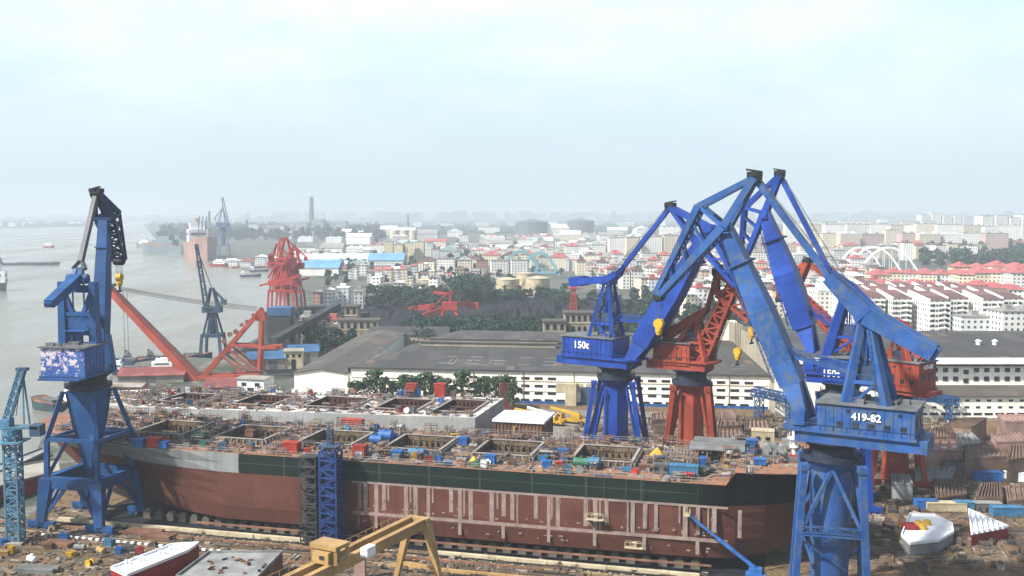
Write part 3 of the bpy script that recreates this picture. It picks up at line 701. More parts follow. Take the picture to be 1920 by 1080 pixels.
    for sg in (-1, 1):
        k.bar(lf + n * sg * lw * .8, piv + n * sg * lw, 1.0, lh * .7, 1.2, lh); k.bar(piv + n * sg * lw, cw + n * sg * lw * .85, 1.2, lh, 1.0, lh * .85)
    k.bar(lf - n * lw, lf + n * lw, .8); k.bar(piv.lerp(cw, .45) - n * lw, piv.lerp(cw, .45) + n * lw, .9); k.bar(lf.lerp(piv, .5) - n * lw, lf.lerp(piv, .5) + n * lw, .7)
    bl = part('balance_lever', k, m, root)
    k = MB(); dv = (cw - piv).normalized(); up = n.cross(dv)
    k.bar(cw - dv * 4.2 * cws, cw + dv * .6, 3.6 * cws, 2.2 * cws, up=up); k.bar(cw - dv * 3.4 * cws, cw - dv * .2, 4.3 * cws, 2.6 * cws, up=up); part('counterweight', k, m, bl)
    # luffing rack between tower and boom
    k = MB(); e = ft + bd * L_ * .34; k.bar(W(rt + 1.6, 0, pz[1] + (zt - pz[1]) * .5), e, .55, .7); k.truss(W(rt + 1.0, 0, pz[1] + (zt - pz[1]) * .56), e + V((0, 0, .8)), .8, .8, 8, .1)
    part('luffing_rack', k, m, root)
    # hoist ropes and hook
    k = MB(); 
    for o_ in (-.5, .5): k.bar(tl + n * o_ + V((0, 0, .9)), W(rt, o_, zt + 1.6), .09)
    part('hoist_ropes', k, M['rope'], root)
    if hook:
        z = hook; p = V((ns.x, ns.y, z)); hk = MB()
        hk.tube(p + V((0, 0, .3)) - n * .6, p + V((0, 0, .3)) + n * .6, .95, 14); hk.box(p + V((0, 0, -.4)), (1.0, 1.1, 1.4), MM); hk.tube(p - V((0, 0, 1.0)), p - V((0, 0, 1.9)), .75, 10, .5)
        h_ = part('hook_block', hk, M['hookyel'], root)
        k = MB(); k.bar(p - V((0, 0, 1.7)), p - V((0, 0, 2.9)), .35); k.bar(p - V((.5, 0, 3.1)), p + V((.5, 0, -2.9)), .45); part('hook', k, M['black'], h_)
        k = MB()
        for a, b in ((-.5, -.5), (.5, -.5), (.5, .5), (-.5, .5)): k.bar(ns + d * a + n * b, p + d * a * .8 + n * b + V((0, 0, .6)), .1)
        part('lift_ropes', k, M['rope'], h_)
    return root
# mural-like peeling paint on the end of the left crane's house
m, nt, b = _new('peeling_house_paint'); co = coords(nt)
c = mixc(nt, step(nt, noise(nt, co, .25, 3), .4, .6), (.012, .055, .24), (.02, .085, .27))
zz = N(nt, 'ShaderNodeSeparateXYZ'); nt.links.new(co, zz.inputs[0])
f = math_(nt, 'ADD', noise(nt, co, .9, 5, .7), math_(nt, 'MULTIPLY', step(nt, zz.outputs[2], 33, 38.5), .1))
f = math_(nt, 'SUBTRACT', f, math_(nt, 'MULTIPLY', step(nt, zz.outputs[0], 1.5, 5.5), .22))
c = mixc(nt, step(nt, f, .60, .63), c, (.5, .44, .48)); c = mixc(nt, step(nt, noise(nt, co, 1.6, 4, .7), .62, .66), c, (.4, .18, .16))
nt.links.new(c, b.inputs['Base Color']); b.inputs['Roughness'].default_value = .6; M['peel'] = m

lcrane('tall blue portal crane on a braced box portal beside the ship bow, peeling house', -95.4, 226, 83,
       dict(foot=(188, 690), head=(196, 410), tail=(181, 362), nose=(223, 490), top=(146, 528), lf=(148, 505), cw=(92, 570)), 'blue_left', (-10, -1.5), hz=(35, 41), pz=(34.3, 35), hw=5.0, jibm='navy_dark', jibw=4.4, nw=1.5, ch=.6, cws=.45, kl=3.6,
       zr=32.6, style=10.5, rod='grey_rod', housem=M['peel'], boomw=(2.9, 2.2), hook=54.5, win=False, g=7.5, twr=3.6, lw=.6)
lcrane('nearest blue portal crane with number 419-82 on its long house, standing off the ship stern', 57, 178, 150,
       dict(foot=(1516, 786), head=(1361, 425), tail=(1415, 333), nose=(1236, 556), top=(1626, 600), lf=(1556, 520), cw=(1752, 662)), 'blue_near', (-14.4, 1.6), hook=48.5,
       texts=(('419-82', 1.75, 1, -6.6), ('419-82', 1.75, -1, -6.6)), g=6.2, boomw=(4.2, 2.6), jibw=3.4, ch=1.15, kl=6.2, lh=3.0, lw=2.1, tk=1.35)
lcrane('vivid blue portal crane marked 150t on its house, standing behind the front ship', 27.6, 266, -35,
       dict(foot=(1178, 690), head=(1333, 428), tail=(1257, 388), nose=(1385, 534), top=(1142, 530), lf=(1160, 512), cw=(1076, 528)), 'blue_mid', (-14, 1.4), hz=(31.8, 37.2), hook=36,
       texts=(('150t', 2.6, -1, -8), ('150t', 2.6, 1, -8)), boomw=(5.2, 3.0), win=False, legt=.6, nobrace=True, g=8.4)
lcrane('vivid blue portal crane marked 150t, partly hidden behind the nearest blue crane', 79, 240, 150,
       dict(foot=(1527, 660), head=(1434, 400), tail=(1462, 328), nose=(1392, 500), top=(1592, 548), lf=(1558, 512), cw=(1660, 606)), 'blue_mid', (-9, 3.6), hz=(30.4, 36.0),
       texts=(('150t', 2.2, 1, 1.7, .34),), boomw=(5.2, 3.0), win=False, tk=1.9, lh=2.6, fs=1.6)
lcrane('red portal crane on splayed legs between the two blue 150t cranes', 46.6, 260.6, -30,
       dict(foot=(1306, 690), head=(1376, 532), tail=(1345, 512), nose=(1410, 600), top=(1306, 600), lf=(1326, 580), cw=(1250, 628)), 'red_crane', (-9, .8), hz=(31, 36.6), zr=27.5, hw=4.2, boomw=(3.8, 2.2), hook=40.5, win=True, jibw=2.2, legt=.62, nobrace=True, g=7.0, lattice=True)
lcrane('red portal crane numbered 419-80 on its square house, right of the nearest blue crane', 100.7, 262, 130,
       dict(foot=(1648, 702), head=(1492, 545), tail=(1515, 492), nose=(1462, 560), top=(1690, 618), lf=(1640, 590), cw=(1735, 668)), 'red_crane', (-8, 2), hz=(25.2, 32.0), pz=(23.6, 25.2), zr=22, hw=4.4, nobrace=True, legt=.62,
       texts=(('419-80', 1.7, 'back', .84),), boomw=(2.8, 1.8), jibw=2.0, lattice=True)
# ================= other cranes =================
M['bluedull'] = paint('dull_blue_sheet', (.05, .14, .3), .3, .1)
M['steel_dark'] = paint('dark_steel', (.05, .055, .06), .35, .4, .7)
# lattice lift tower and its scaffold on the ship side
tw = thing('lift_tower', 'deep blue lattice lift tower standing against the red side of the front ship', 'lift tower', G(625, 1022))
B = G(622, 1024); k = MB(); k.truss(B, B + V((0, 0, 20.5)), 3.6, 3.2, 11, .42, up=SV); part('mast', k, M['tower_blue'], tw)
k = MB(); k.box(B + V((0, 0, 10)), (2.2, 2.0, 19), Matrix.Rotation(SA, 3, 'Z')); part('lift_shaft', k, M['tower_blue'], tw)
k = MB(); k.box(B + V((0, 0, .5)), (5, 4.6, 1), Matrix.Rotation(SA, 3, 'Z')); part('base', k, M['conc'], tw)
k = MB(); k.box(B + V((0, 0, 21.6)), (4.4, 3.8, .3), Matrix.Rotation(SA, 3, 'Z')); k.truss(B + V((0, 0, 21.6)), B + V((0, 0, 25)), 1.0, 1.0, 3, .2, up=SV); part('head_platform', k, M['navy_crane'], tw)
sf = thing('scaffold_tower', 'dark grey scaffold stair tower beside the deep blue lift tower', 'scaffold', G(584, 1018))
B2 = G(584, 1020); k = MB(); k.truss(B2, B2 + V((0, 0, 19)), 3.6, 3.0, 9, .22, up=SV)
part('frame', k, M['steel_dark'], sf); k = MB()
for i in range(10): k.box(B2 + V((0, 0, 1 + i * 2)), (3.5, 2.9, .18), Matrix.Rotation(SA, 3, 'Z'))
for i in range(9): k.bar(B2 + SU * (-1.5 if i % 2 else 1.5) + V((0, 0, 1.1 + i * 2)), B2 + SU * (1.5 if i % 2 else -1.5) + V((0, 0, 3 + i * 2)), .8, .2)
part('landings', k, M['steel_dark'], sf); k = MB(); k.box(B2 + SV * 1.6 + V((0, 0, 9.5)), (3.7, .08, 18.5), Matrix.Rotation(SA, 3, 'Z')); part('netting', k, M['black'], sf)

# pale blue tower crane
T = G(30, 1018)
tc_ = thing('tower_crane', 'pale blue lattice tower crane at the water edge left of the bow', 'tower crane', T)
pxm = T.y / F
k = MB(); k.truss(T, T + V((0, 0, 23.6)), 2.6, 2.6, 14, .38); part('mast', k, M['light_blue'], tc_)
k = MB(); k.box(T + V((0, 0, .3)), (4.4, 4.4, .6)); part('base', k, M['conc'], tc_)
k = MB(); k.tube(T + V((0, 0, 23.4)), T + V((0, 0, 24.6)), 2.0, 14); k.box(T + V((1.5, 0, 25)), (9, 2.6, .5)); k.box(T + V((-1, 0, 26)), (2, 2.4, 1.6)); k.box(T + V((0, 0, 22)), (5.4, 5.4, .3)); part('slewing_deck', k, M['light_blue'], tc_)
k = MB(); k.box(T + V((5.4, 0, 24.4)), (2.2, 2.6, 2.4)); part('counterweight', k, M['navy_crane'], tc_)
tipT = AtY(42, 692, T.y - 1); ft_ = AtY(12, 790, T.y + .5)
k = MB(); k.truss(ft_, tipT, 1.6, 1.2, 12, .22, w2=1.2, up=(1, 0, 0)); part('jib', k, M['light_blue'], tc_)
k = MB(); k.bar(tipT, AtY(56, 795, T.y), .3); k.bar(tipT, AtY(45, 795, T.y - 1), .25); k.bar(tipT + V((0, 0, .2)), AtY(30, 780, T.y), .12); part('tie_bars', k, M['light_blue'], tc_)
k = MB(); k.box(tipT, (2.4, 1.2, .6)); part('jib_head', k, M['navy_crane'], tc_)

# A-frame sheerleg crane
Y0 = 425
sh = thing('sheerleg_crane', 'orange red sheerleg crane with a long wide boom leaning over the river', 'crane', G(372, 712))
def q(px, py, dy=0): return AtY(px, py, Y0 + dy)
k = MB()
a, b = q(374, 716), q(202, 538)
for dy in (-3.2, 3.2): k.bar(a + V((0, dy, 0)), b + V((0, dy * .5, 0)), 3.0, 3.2, 2.2, 2.2, up=(0, 1, 0))
for i in range(13):
    f = i / 12; e = 3.2 - 1.6 * f; p = a.lerp(b, f); k.bar(p - V((0, e, 0)), p + V((0, e, 0)), 1.0)
k.box(a.lerp(b, .5) , (2, 2, 2)); k.bar(a.lerp(b, .03) + V((1.2, 0, 1.2)), a.lerp(b, .97) + V((.8, 0, .8)), 5.0, .4, 2.8, .4, up=(1, 0, 1))
part('boom', k, M['orange_boom'], sh)
k = MB(); k.tube(b - V((0, 2.4, 0)), b + V((0, 2.4, 0)), 1.6, 12); k.box(b + V((1.2, 0, .8)), (3.4, 4.2, 1.2)); part('boom_head', k, M['steel_grey'], sh)
k = MB()
for dy in (-3.4, 3.4):
    o = V((0, dy, 0)); t = q(492, 578, dy * .3)
    k.bar(q(376, 712) + o, t, 1.5, 1.7); k.bar(q(488, 692) + o, t, 1.2); k.bar(q(432, 646) + o * .7, q(488, 648) + o * .7, 1.2); k.bar(q(432, 652) + o, q(482, 692) + o, .8)
    k.bar(q(418, 664) + o, q(462, 700) + o, .7); k.bar(q(376, 706) + o, q(490, 700) + o, 1.2)
    k.bar(q(488, 650) + o * .7, q(522, 650) + o * .7, 1.4)
for f in (.3, .5, .7, .9): p = q(376, 712).lerp(q(492, 578), f); k.bar(p - V((0, 3, 0)), p + V((0, 3, 0)), .9)
k.box(q(489, 594), (4.5, 4.4, 3)); k.box(q(520, 650), (4, 3, 2))
part('back_frame', k, M['orange_boom'], sh)
for i in range(7): p = q(420 + i * 11, 640 - i * 9 - (i % 2) * 4); k = MB(); k.tube(p - V((0, .4, 0)), p + V((0, .4, 0)), R.uniform(.7, 1.1), 10); part('sheave', k, M['rust'], sh)
k = MB()
for dy, dp in ((-2, 0), (-1, 3), (1, 6), (2, 10)):
    p0 = q(226, 538 + dp * .6, dy); p1 = q(482, 575 + dp * .8, dy); prev = p0
    for i in range(1, 11):
        f = i / 10; c = p0.lerp(p1, f) - V((0, 0, 3.2 * f * (1 - f))); k.bar(prev, c, .2); prev = c
part('luffing_ropes', k, M['rope'], sh)
k = MB()
for x_ in (231, 238): k.bar(q(x_, 548), q(x_ + 3, 664), .14)
part('hoist_ropes', k, M['rope'], sh)
k = MB(); k.box(q(425, 722), (34, 14, 4)); part('pontoon', k, M['rust'], sh)

# dock cranes further along the quay
def dockcrane(label, base, htow, wtow, tip, mat, boxw=5, group=None, luff=None, cat='crane', jw=2.2):
    c = thing('dock_crane', label, cat, base, 0, group); k = MB(); h = wtow / 2; zp = htow * .33
    for a, b in ((-1, -1), (1, -1), (1, 1), (-1, 1)):
        k = MB(); k.bar(base + V((a * h, b * h, 0)), base + V((a * h * .86, b * h * .86, zp)), 1.3); part('leg', k, mat, c)
    k = MB(); k.box(base + V((0, 0, zp + .6)), (wtow * .98, wtow * .98, 1.6))
    for a, b in ((-1, -1), (1, -1), (1, 1), (-1, 1)): k.bar(base + V((a * h * .8, b * h * .8, zp)), base + V((a * h * .3, b * h * .3, htow * .8)), .8)
    k.tube(base + V((0, 0, zp)), base + V((0, 0, htow * .8)), wtow * .17, 12, wtow * .22); part('portal', k, mat, c)
    k = MB(); k.box(base + V((0, 0, htow * .85)), (boxw * 1.5, boxw, htow * .12)); ho_ = part('machinery_house', k, mat, c)
    k = MB(); k.box(base + V((-boxw * .2, -boxw * .53, htow * .86)), (boxw * .6, .2, 1.0)); part('window', k, M['glass'], ho_)
    k = MB(); tp = base + V((0, 0, htow * 1.25))
    for a, b in ((-1, -1), (1, -1), (1, 1), (-1, 1)): k.bar(base + V((a * boxw * .5, b * boxw * .4, htow * .9)), tp + V((a * .6, b * .6, 0)), .8)
    k.box(tp, (2.4, 2, .8)); part('tower', k, mat, c)
    ft = base + V((math.copysign(boxw * .5, tip.x - base.x), 0, htow * .92)); k = MB(); k.truss(ft, tip, jw, jw * .8, 9, .4, w2=jw * .5, h2=jw * .4, up=(0, 1, 0)); part('jib', k, mat, c)
    k = MB(); k.bar(tp, ft.lerp(tip, .92), .35); k.bar(tip, V((tip.x, tip.y, tip.z - 12)), .2); part('stay_ropes', k, M['rope'], c)
    k = MB(); k.bar(tp, base + V((-math.copysign(boxw, tip.x - base.x), 0, htow * 1.02)), 1.0); k.box(base + V((-math.copysign(boxw * .95, tip.x - base.x), 0, htow * .99)), (2.4, 2.4, 2.6)); part('counterweight', k, mat, c)
    return c
b_ = G(400, 662); dockcrane('dark slate blue dock crane with a thin raised jib at the river edge', b_, 26, 10, AtY(368, 458, b_.y), M['navy_crane'], 6)
b_ = G(419, 486, 0); dockcrane('very tall hazy blue dock crane beside the pale hulled ship far up the river', b_, 62, 17, AtY(417, 370, b_.y), M['far_crane'], 12, jw=5)
for i, (bx, by, h, tx_, ty_, s_) in enumerate(((522, 578, 38, 506, 478, 'left'), (538, 582, 42, 528, 446, 'middle'), (553, 578, 37, 551, 462, 'right'))):
    b_ = G(bx, by); c_ = dockcrane(f'red dock crane, {("leftmost", "tallest, middle one", "rightmost")[i]} of the clustered three by the river bend', b_, h, 13, AtY(tx_, ty_, b_.y - 6 + 6 * i), M['red_port'], 9, 'red dock cranes at the river bend', jw=4)
    k = MB(); k.box(b_ + V((0, -5, h * .5)), (12, 3, 4)); k.bar(b_ + V((-12, -6, h * .45)), b_ + V((12, -6, h * .62)), 1.4); k.bar(b_ + V((-6, -6, h * .6)), b_ + V((5, -6, h * 1.05)), 1.3); part('hopper_frame', k, M['red_port'], c_)
b_ = G(552, 470); s_ = thing('dock_crane', 'slim grey white crane jib rising behind the red dock cranes', 'crane', b_)
k = MB(); k.bar(AtY(551, 458, b_.y), AtY(565, 428, b_.y), 4, 4, 3, 3); part('jib', k, M['steel_grey'], s_); k = MB(); k.tube(b_, AtY(551, 456, b_.y), 4, 8, 3); part('tower', k, M['navy_crane'], s_)

# coal yard stacker
b_ = G(845, 594)
st_ = thing('coal_stacker', 'red bucket stacker machine standing in the dark coal yard', 'stacker', b_); Ys = b_.y
def q(px, py, dy=0): return AtY(px, py, Ys + dy)
k = MB()
for dy in (-4, 4):
    k.bar(q(830, 592, dy), q(838, 566, dy * .5), 1.6); k.bar(q(858, 592, dy), q(846, 566, dy * .5), 1.6); k.bar(q(830, 580, dy), q(858, 580, dy), 1.2)
k.box(q(843, 573), (10, 8, 5)); part('portal', k, M['red_port'], st_)
k = MB(); k.truss(q(842, 575), q(782, 597, -8), 3, 2.4, 10, .7, up=(0, 0, 1)); part('bucket_boom', k, M['red_port'], st_)
k = MB(); k.truss(q(846, 568), q(894, 572, 8), 2.6, 2.0, 8, .7, up=(0, 0, 1)); k.box(q(886, 573, 8), (8, 4, 4)); part('counter_boom', k, M['red_port'], st_)
k = MB(); k.bar(q(843, 570), q(846, 544), 1.5); k.bar(q(846, 545), q(800, 586, -6), .7); k.bar(q(846, 545), q(890, 571, 8), .7); k.bar(q(812, 548), q(846, 552), 1.8); part('mast', k, M['red_port'], st_)
b_ = G(775, 581)
s2_ = thing('coal_conveyor', 'long low red conveyor boom in the coal yard left of the stacker', 'conveyor', b_); k = MB(); k.truss(AtY(765, 580, b_.y), AtY(815, 572, b_.y), 3, 2.4, 8, .7); part('boom', k, M['red_port'], s2_)
k = MB(); k.box(AtY(795, 578, b_.y), (8, 5, 5)); part('drive_house', k, M['red_port'], s2_)
b_ = G(1075, 600); s3_ = thing('lattice_mast', 'slim red and white lattice mast above the derelict block', 'mast', b_); k = MB(); k.truss(b_, AtY(1075, 535, b_.y), 5, 5, 8, .6, w2=2, h2=2); part('mast', k, M['red_port'], s3_); k = MB(); k.box(AtY(1075, 540, b_.y), (7, 5, 1)); part('platform', k, M['red_port'], s3_)

# yellow gantry crane in the foreground
zt = 14.0
FA, NA = G(784, 970, zt), G(640, 1040, zt)
gx = (NA - FA).normalized(); gn = V((-gx.y, gx.x, 0))
NE = NA + gx * 22
yg = thing('gantry_crane', 'yellow double girder gantry crane in front of the red ship bottom', 'gantry crane', V((FA.x, FA.y, 0)))
k = MB()
for o_ in (-1.45, 1.45):
    g_ = MB(); g_.bar(FA + gn * o_ - V((0, 0, .9)), NE + gn * o_ - V((0, 0, .9)), .8, 1.8)
    g_.bar(FA + gn * o_ + V((0, 0, .06)), NE + gn * o_ + V((0, 0, .06)), 1.0, .12)
    part('girder', g_, M['yellow'], yg)
k.bar(FA - gn * 2.2 - V((0, 0, .7)), FA + gn * 2.2 - V((0, 0, .7)), 1.3, 1.6); part('end_beam', k, M['yellow'], yg)
for o_ in (-1, 1):
    k = MB(); k.bar(FA + gn * o_ * 1.9 - V((0, 0, 1)), V((FA.x, FA.y, .6)) + gn * o_ * 5.2, 1.5, 1.4, .8, .8); part('leg', k, M['yellow'], yg)
    k = MB(); k.bar(NE + gn * o_ * 1.9 - V((0, 0, 1)), V((NE.x, NE.y, .6)) + gn * o_ * 4.6, 1.5, 1.4, .8, .8); part('leg', k, M['yellow'], yg)
k = MB(); k.bar(V((FA.x, FA.y, .5)) - gn * 6, V((FA.x, FA.y, .5)) + gn * 6, .8, .9); k.bar(V((FA.x, FA.y, 5)) - gn * 4.1, V((FA.x, FA.y, 5)) + gn * 4.1, .5); part('sill_beam', k, M['yellow'], yg)
k = MB()
c = NA + gx * 1.5
for o_ in (-2.3, 2.3):
    k.bar(c + gn * o_, c + gn * o_ + V((0, 0, 2.6)), .55); k.bar(c + gn * o_ + gx * 3, c + gn * o_ + gx * 3 + V((0, 0, 2.6)), .55)
    k.bar(c + gn * o_ + V((0, 0, 2.6)), c + gn * o_ + gx * 3 + V((0, 0, 2.6)), .5)
k.bar(c - gn * 2.6 + V((0, 0, 2.6)), c + gn * 2.6 + V((0, 0, 2.6)), .7, .6); k.bar(c - gn * 2.6 + gx * 3 + V((0, 0, 2.6)), c + gn * 2.6 + gx * 3 + V((0, 0, 2.6)), .7, .6)
k.box(c + gx * 1.5 + V((0, 0, 2.95)), (3.6, 5.4, .12), Matrix.Rotation(math.atan2(gx.y, gx.x), 3, 'Z')); part('trolley_frame', k, M['yellow'], yg)
k = MB(); k.box(c + gx * 2.4 + V((0, 0, 1.1)), (3.2, 3.2, 1.9), Matrix.Rotation(math.atan2(gx.y, gx.x), 3, 'Z')); wh = part('winch_house', k, M['yellow'], yg)
k = MB(); k.box(c + gx * 4.05 + V((0, 0, 1.2)) + gn * .3, (.12, .9, .6), Matrix.Rotation(math.atan2(gx.y, gx.x), 3, 'Z')); part('window', k, M['glass'], wh)
c2 = G(690, 1032, zt + .6)
k = MB(); k.box(V((c2.x, c2.y, zt + .5)) , (2.4, 1.4, 1.6), Matrix.Rotation(math.atan2(gx.y, gx.x), 3, 'Z')); part('control_box', k, M['whitep'], yg)
k = MB()
for o_ in (-1.95,):
    for i in range(20): p = FA.lerp(NE, i / 20) + gn * o_; k.bar(p, p + V((0, 0, 1.1)), .07)
    k.bar(FA + gn * o_ + V((0, 0, 1.1)), NE + gn * o_ + V((0, 0, 1.1)), .06)
part('handrail', k, M['yellow'], yg)
# boom lifts working on the shell
def lift(label, base, tip, mat):
    c = thing('boom_lift', label, 'boom lift', base); dv = V((tip.x - base.x, tip.y - base.y, 0)).normalized(); rm = Matrix.Rotation(math.atan2(dv.y, dv.x), 3, 'Z')
    k = MB(); k.box(base + V((0, 0, 1.0)), (3.6, 2.2, .9), rm); k.box(base + V((0, 0, 1.9)), (2.4, 1.7, 1.1), rm); part('chassis', k, mat, c)
    sd_ = V((-dv.y, dv.x, 0))
    for a in (-1.2, 1.2):
        for b in (-1.1, 1.1):
            k = MB(); p = base + dv * a + sd_ * b + V((0, 0, .55)); k.tube(p - sd_ * .2, p + sd_ * .2, .55, 12); part('wheel', k, M['black'], c)
    k = MB(); p = base + V((0, 0, 2.4)); e = tip - dv * .4; mid = p.lerp(e, .55); k.bar(p, mid, .62); k.bar(mid, e, .42); part('boom', k, mat, c)
    k = MB(); k.box(tip + V((0, 0, .1)), (1.1, 2.2, .15), rm)
    for a in (-.5, .5):
        for b in (-1, 0, 1): k.box(tip + dv * a + sd_ * b + V((0, 0, .65)), (.08, .08, 1.1), rm)
        k.bar(tip + dv * a - sd_ * 1.05 + V((0, 0, 1.2)), tip + dv * a + sd_ * 1.05 + V((0, 0, 1.2)), .08)
    part('basket', k, M['cream'], c)
    return c
def lift_tip(px, py): return AtY(px, py, S(spx(px), -1.3).y)
lift('navy boom lift reaching up to the stern end of the red shell', G(1416, 1088), lift_tip(1288, 966), M['blueb'])
for px, py, lab in ((1115, 974, 'small tan work platform hung high on the red shell, midships'), (1188, 1027, 'small tan work platform hung low on the red shell, nearer the stern')):
    p = lift_tip(px, py); c = thing('work_platform', lab, 'work platform', p); k = MB(); k.box(p, (3.6, 1.1, .16), Matrix.Rotation(SA, 3, 'Z'))
    for f in (-1.7, -.6, .6, 1.7):
        for y in (-.5, .5): k.box(p + SU * f + SV * y + V((0, 0, .55)), (.08, .08, 1.1))
    for y in (-.5, .5): k.bar(p - SU * 1.75 + SV * y + V((0, 0, 1.1)), p + SU * 1.75 + SV * y + V((0, 0, 1.1)), .08)
    k.box(p + V((.2, 0, .6)), (.7, .6, 1.0)); part('cradle', k, M['cream'], c); k = MB()
    for f in (-1.7, 1.7): k.bar(p + SU * f, V((*(p + SU * f + SV * .9).xy, Z)), .07)
    part('ropes', k, M['rope'], c)

# dark conveyor galleries by the ore quay
for (x0, y0, z0), (x1, y1, z1), lab in (((512, 640, 10), (632, 574, 16), 'long dark conveyor gallery climbing behind the sheerleg to the red dock cranes'), ((560, 606, 6), (690, 590, 8), 'low dark conveyor gallery among the ruins by the ore quay')):
    a, b = G(x0, y0, z0), G(x1, y1, z1); c = thing('conveyor', lab, 'conveyor', V((a.x, a.y, 0))); k = MB(); k.bar(a, b, 4, 3.2); part('gallery', k, M['steel_dark'], c)
    for i in range(6):
        p = a.lerp(b, (i + .5) / 6); k = MB(); k.bar(p - V((1.5, 0, 1.4)), V((p.x - 2.4, p.y, 0)), .5); k.bar(p + V((1.5, 0, -1.4)), V((p.x + 2.4, p.y, 0)), .5); k.bar(V((p.x - 2, p.y, p.z * .5)), V((p.x + 2, p.y, p.z * .5)), .35); part('trestle', k, M['steel_dark'], c)
p = G(528, 655); c = thing('transfer_tower', 'dark transfer tower with a blue top right of the sheerleg back frame', 'tower', p); k = MB(); k.box(p + V((0, 0, 9)), (11, 10, 18)); part('shell', k, M['steel_dark'], c); k = MB(); k.box(p + V((0, 0, 20)), (12, 10.6, 4)); part('top_house', k, M['bluedull'], c)
p = G(505, 652); c = thing('silo_block', 'tan silo block between the sheerleg frame and the dark transfer tower', 'silo', p); k = MB(); k.box(p + V((0, 0, 9)), (9, 9, 18)); part('shell', k, M['conc'], c); k = MB(); k.box(p + V((0, 0, 18.3)), (9.6, 9.6, .6)); part('roof', k, M['steel_dark'], c)

# coal heaps in the dark yard
M['coalheap'] = groundmat('coal_heap', ((.012, .014, .022), (.02, .023, .032), (.008, .009, .012), (.035, .04, .047)), (.05, .3))
for px0, px1, py, h, dp, lab in ((885, 1050, 600, 9, 34, 'long black blue coal heap right of the red stacker'), (930, 1062, 584, 7, 40, 'farther coal heap before the pale storage tanks'), (700, 800, 596, 6, 26, 'low coal heap left of the red stacker'), (740, 850, 606, 4, 18, 'flat coal heap in front of the red stacker')):
    a, b = G(px0, py), G(px1, py); c = (a + b) / 2; k = MB(); n = 22; rows_ = []
    for i in range(n + 1):
        f = i / n; e = min(1, f * 5, (1 - f) * 5) * R.uniform(.8, 1.05); x = a.x + (b.x - a.x) * f
        rows_.append([V((x + R.uniform(-1, 1), c.y - dp * .5 * max(.15, e), -.1)), V((x, c.y - dp * .22 * e, h * e * R.uniform(.5, .7))), V((x, c.y + R.uniform(-2, 2), h * e)), V((x, c.y + dp * .25 * e, h * e * R.uniform(.5, .7))), V((x, c.y + dp * .5 * max(.15, e), -.1))])
    for r0_, r1_ in zip(rows_, rows_[1:]):
        for j in range(4): k.quad(r0_[j], r1_[j], r1_[j + 1], r0_[j + 1])
    solo('coal_heap', k, M['coalheap'], lab, 'coal heap', (c.x, c.y, 0))
# ================= things lying on the decks and in the yard =================
def rotz(a): return Matrix.Rotation(a, 3, 'Z')
USED = {}
def uniq(label):
    USED[label] = USED.get(label, 0) + 1
    return label
def container(label, p, L, W_, h, mat, rz=SA, name='site_container', cat='container', group=None):
    c = thing(name, label, cat, p, rz, group); LOC[c.name] = V((0, 0, 0)); k = MB(); k.box((0, 0, h / 2 + .1), (L, W_, h - .1))
    n = max(4, int(L / .5))
    for i in range(n + 1):
        x = -L / 2 + L * i / n
        k.box((x, -W_ / 2 - .03, h / 2 + .1), (.12, .1, h - .3)); k.box((x, W_ / 2 + .03, h / 2 + .1), (.12, .1, h - .3))
    part('body', k, mat, c); k = MB(); k.box((0, 0, h + .11), (L + .2, W_ + .2, .12))
    for i in range(5): k.box((-L * .4 + i * L * .2, 0, h + .2), (.1, W_, .08))
    part('roof', k, mat, c); k = MB()
    for y in (-.26, .26): k.box((L / 2 + .04, W_ * y, h / 2), (.08, W_ * .46, h * .86))
    part('door', k, mat, c)
    return c
def tank(label, p, L, r, mat, rz=SA, group=None):
    c = thing('storage_tank', label, 'tank', p, rz, group); LOC[c.name] = V((0, 0, 0)); k = MB(); k.tube((-L / 2, 0, r + .3), (L / 2, 0, r + .3), r, 16)
    k.tube((-L / 2 - r * .25, 0, r + .3), (-L / 2, 0, r + .3), r * .6, 16, r); k.tube((L / 2, 0, r + .3), (L / 2 + r * .25, 0, r + .3), r, 16, r * .6); part('shell', k, mat, c, smooth=30)
    k = MB(); k.box((-L * .3, 0, .35), (.4, r * 1.7, .7)); k.box((L * .3, 0, .35), (.4, r * 1.7, .7)); part('saddle', k, M['steel_grey'], c)
    k = MB(); k.tube((0, 0, 2 * r + .2), (0, 0, 2 * r + .7), .3, 8); part('hatch', k, mat, c)
    return c
def gasrack(label, p, mat, rz, group=None):
    c = thing('gas_bottle_rack', label, 'bottle rack', p, rz, group); LOC[c.name] = V((0, 0, 0)); k = MB()
    for i in range(4):
        for j in range(2): k.tube((-.6 + i * .4, -.2 + j * .4, .15), (-.6 + i * .4, -.2 + j * .4, 1.5), .17, 8); k.tube((-.6 + i * .4, -.2 + j * .4, 1.5), (-.6 + i * .4, -.2 + j * .4, 1.75), .07, 6)
    part('bottles', k, mat, c); k = MB()
    for x in (-.9, .9):
        for y in (-.5, .5): k.box((x, y, .95), (.08, .08, 1.9))
    for z in (.1, 1.0, 1.85): k.box((0, -.5, z), (1.8, .08, .08)); k.box((0, .5, z), (1.8, .08, .08))
    k.box((0, 0, .08), (1.8, 1.0, .1)); part('frame', k, M['steel_grey'], c)
    return c
def drum(label, p, mat, rz, group=None):
    c = thing('cable_drum', label, 'cable drum', p, rz, group); LOC[c.name] = V((0, 0, 0))
    k = MB(); k.tube((0, -.4, .75), (0, .4, .75), .42, 14); part('cable', k, M['black'], c, smooth=30)
    k = MB(); k.tube((0, -.52, .75), (0, -.4, .75), .75, 16); k.tube((0, .4, .75), (0, .52, .75), .75, 16); part('flanges', k, mat, c, smooth=30)
    return c
def D(px, py, z=Z + .02): return G(px, py, z)
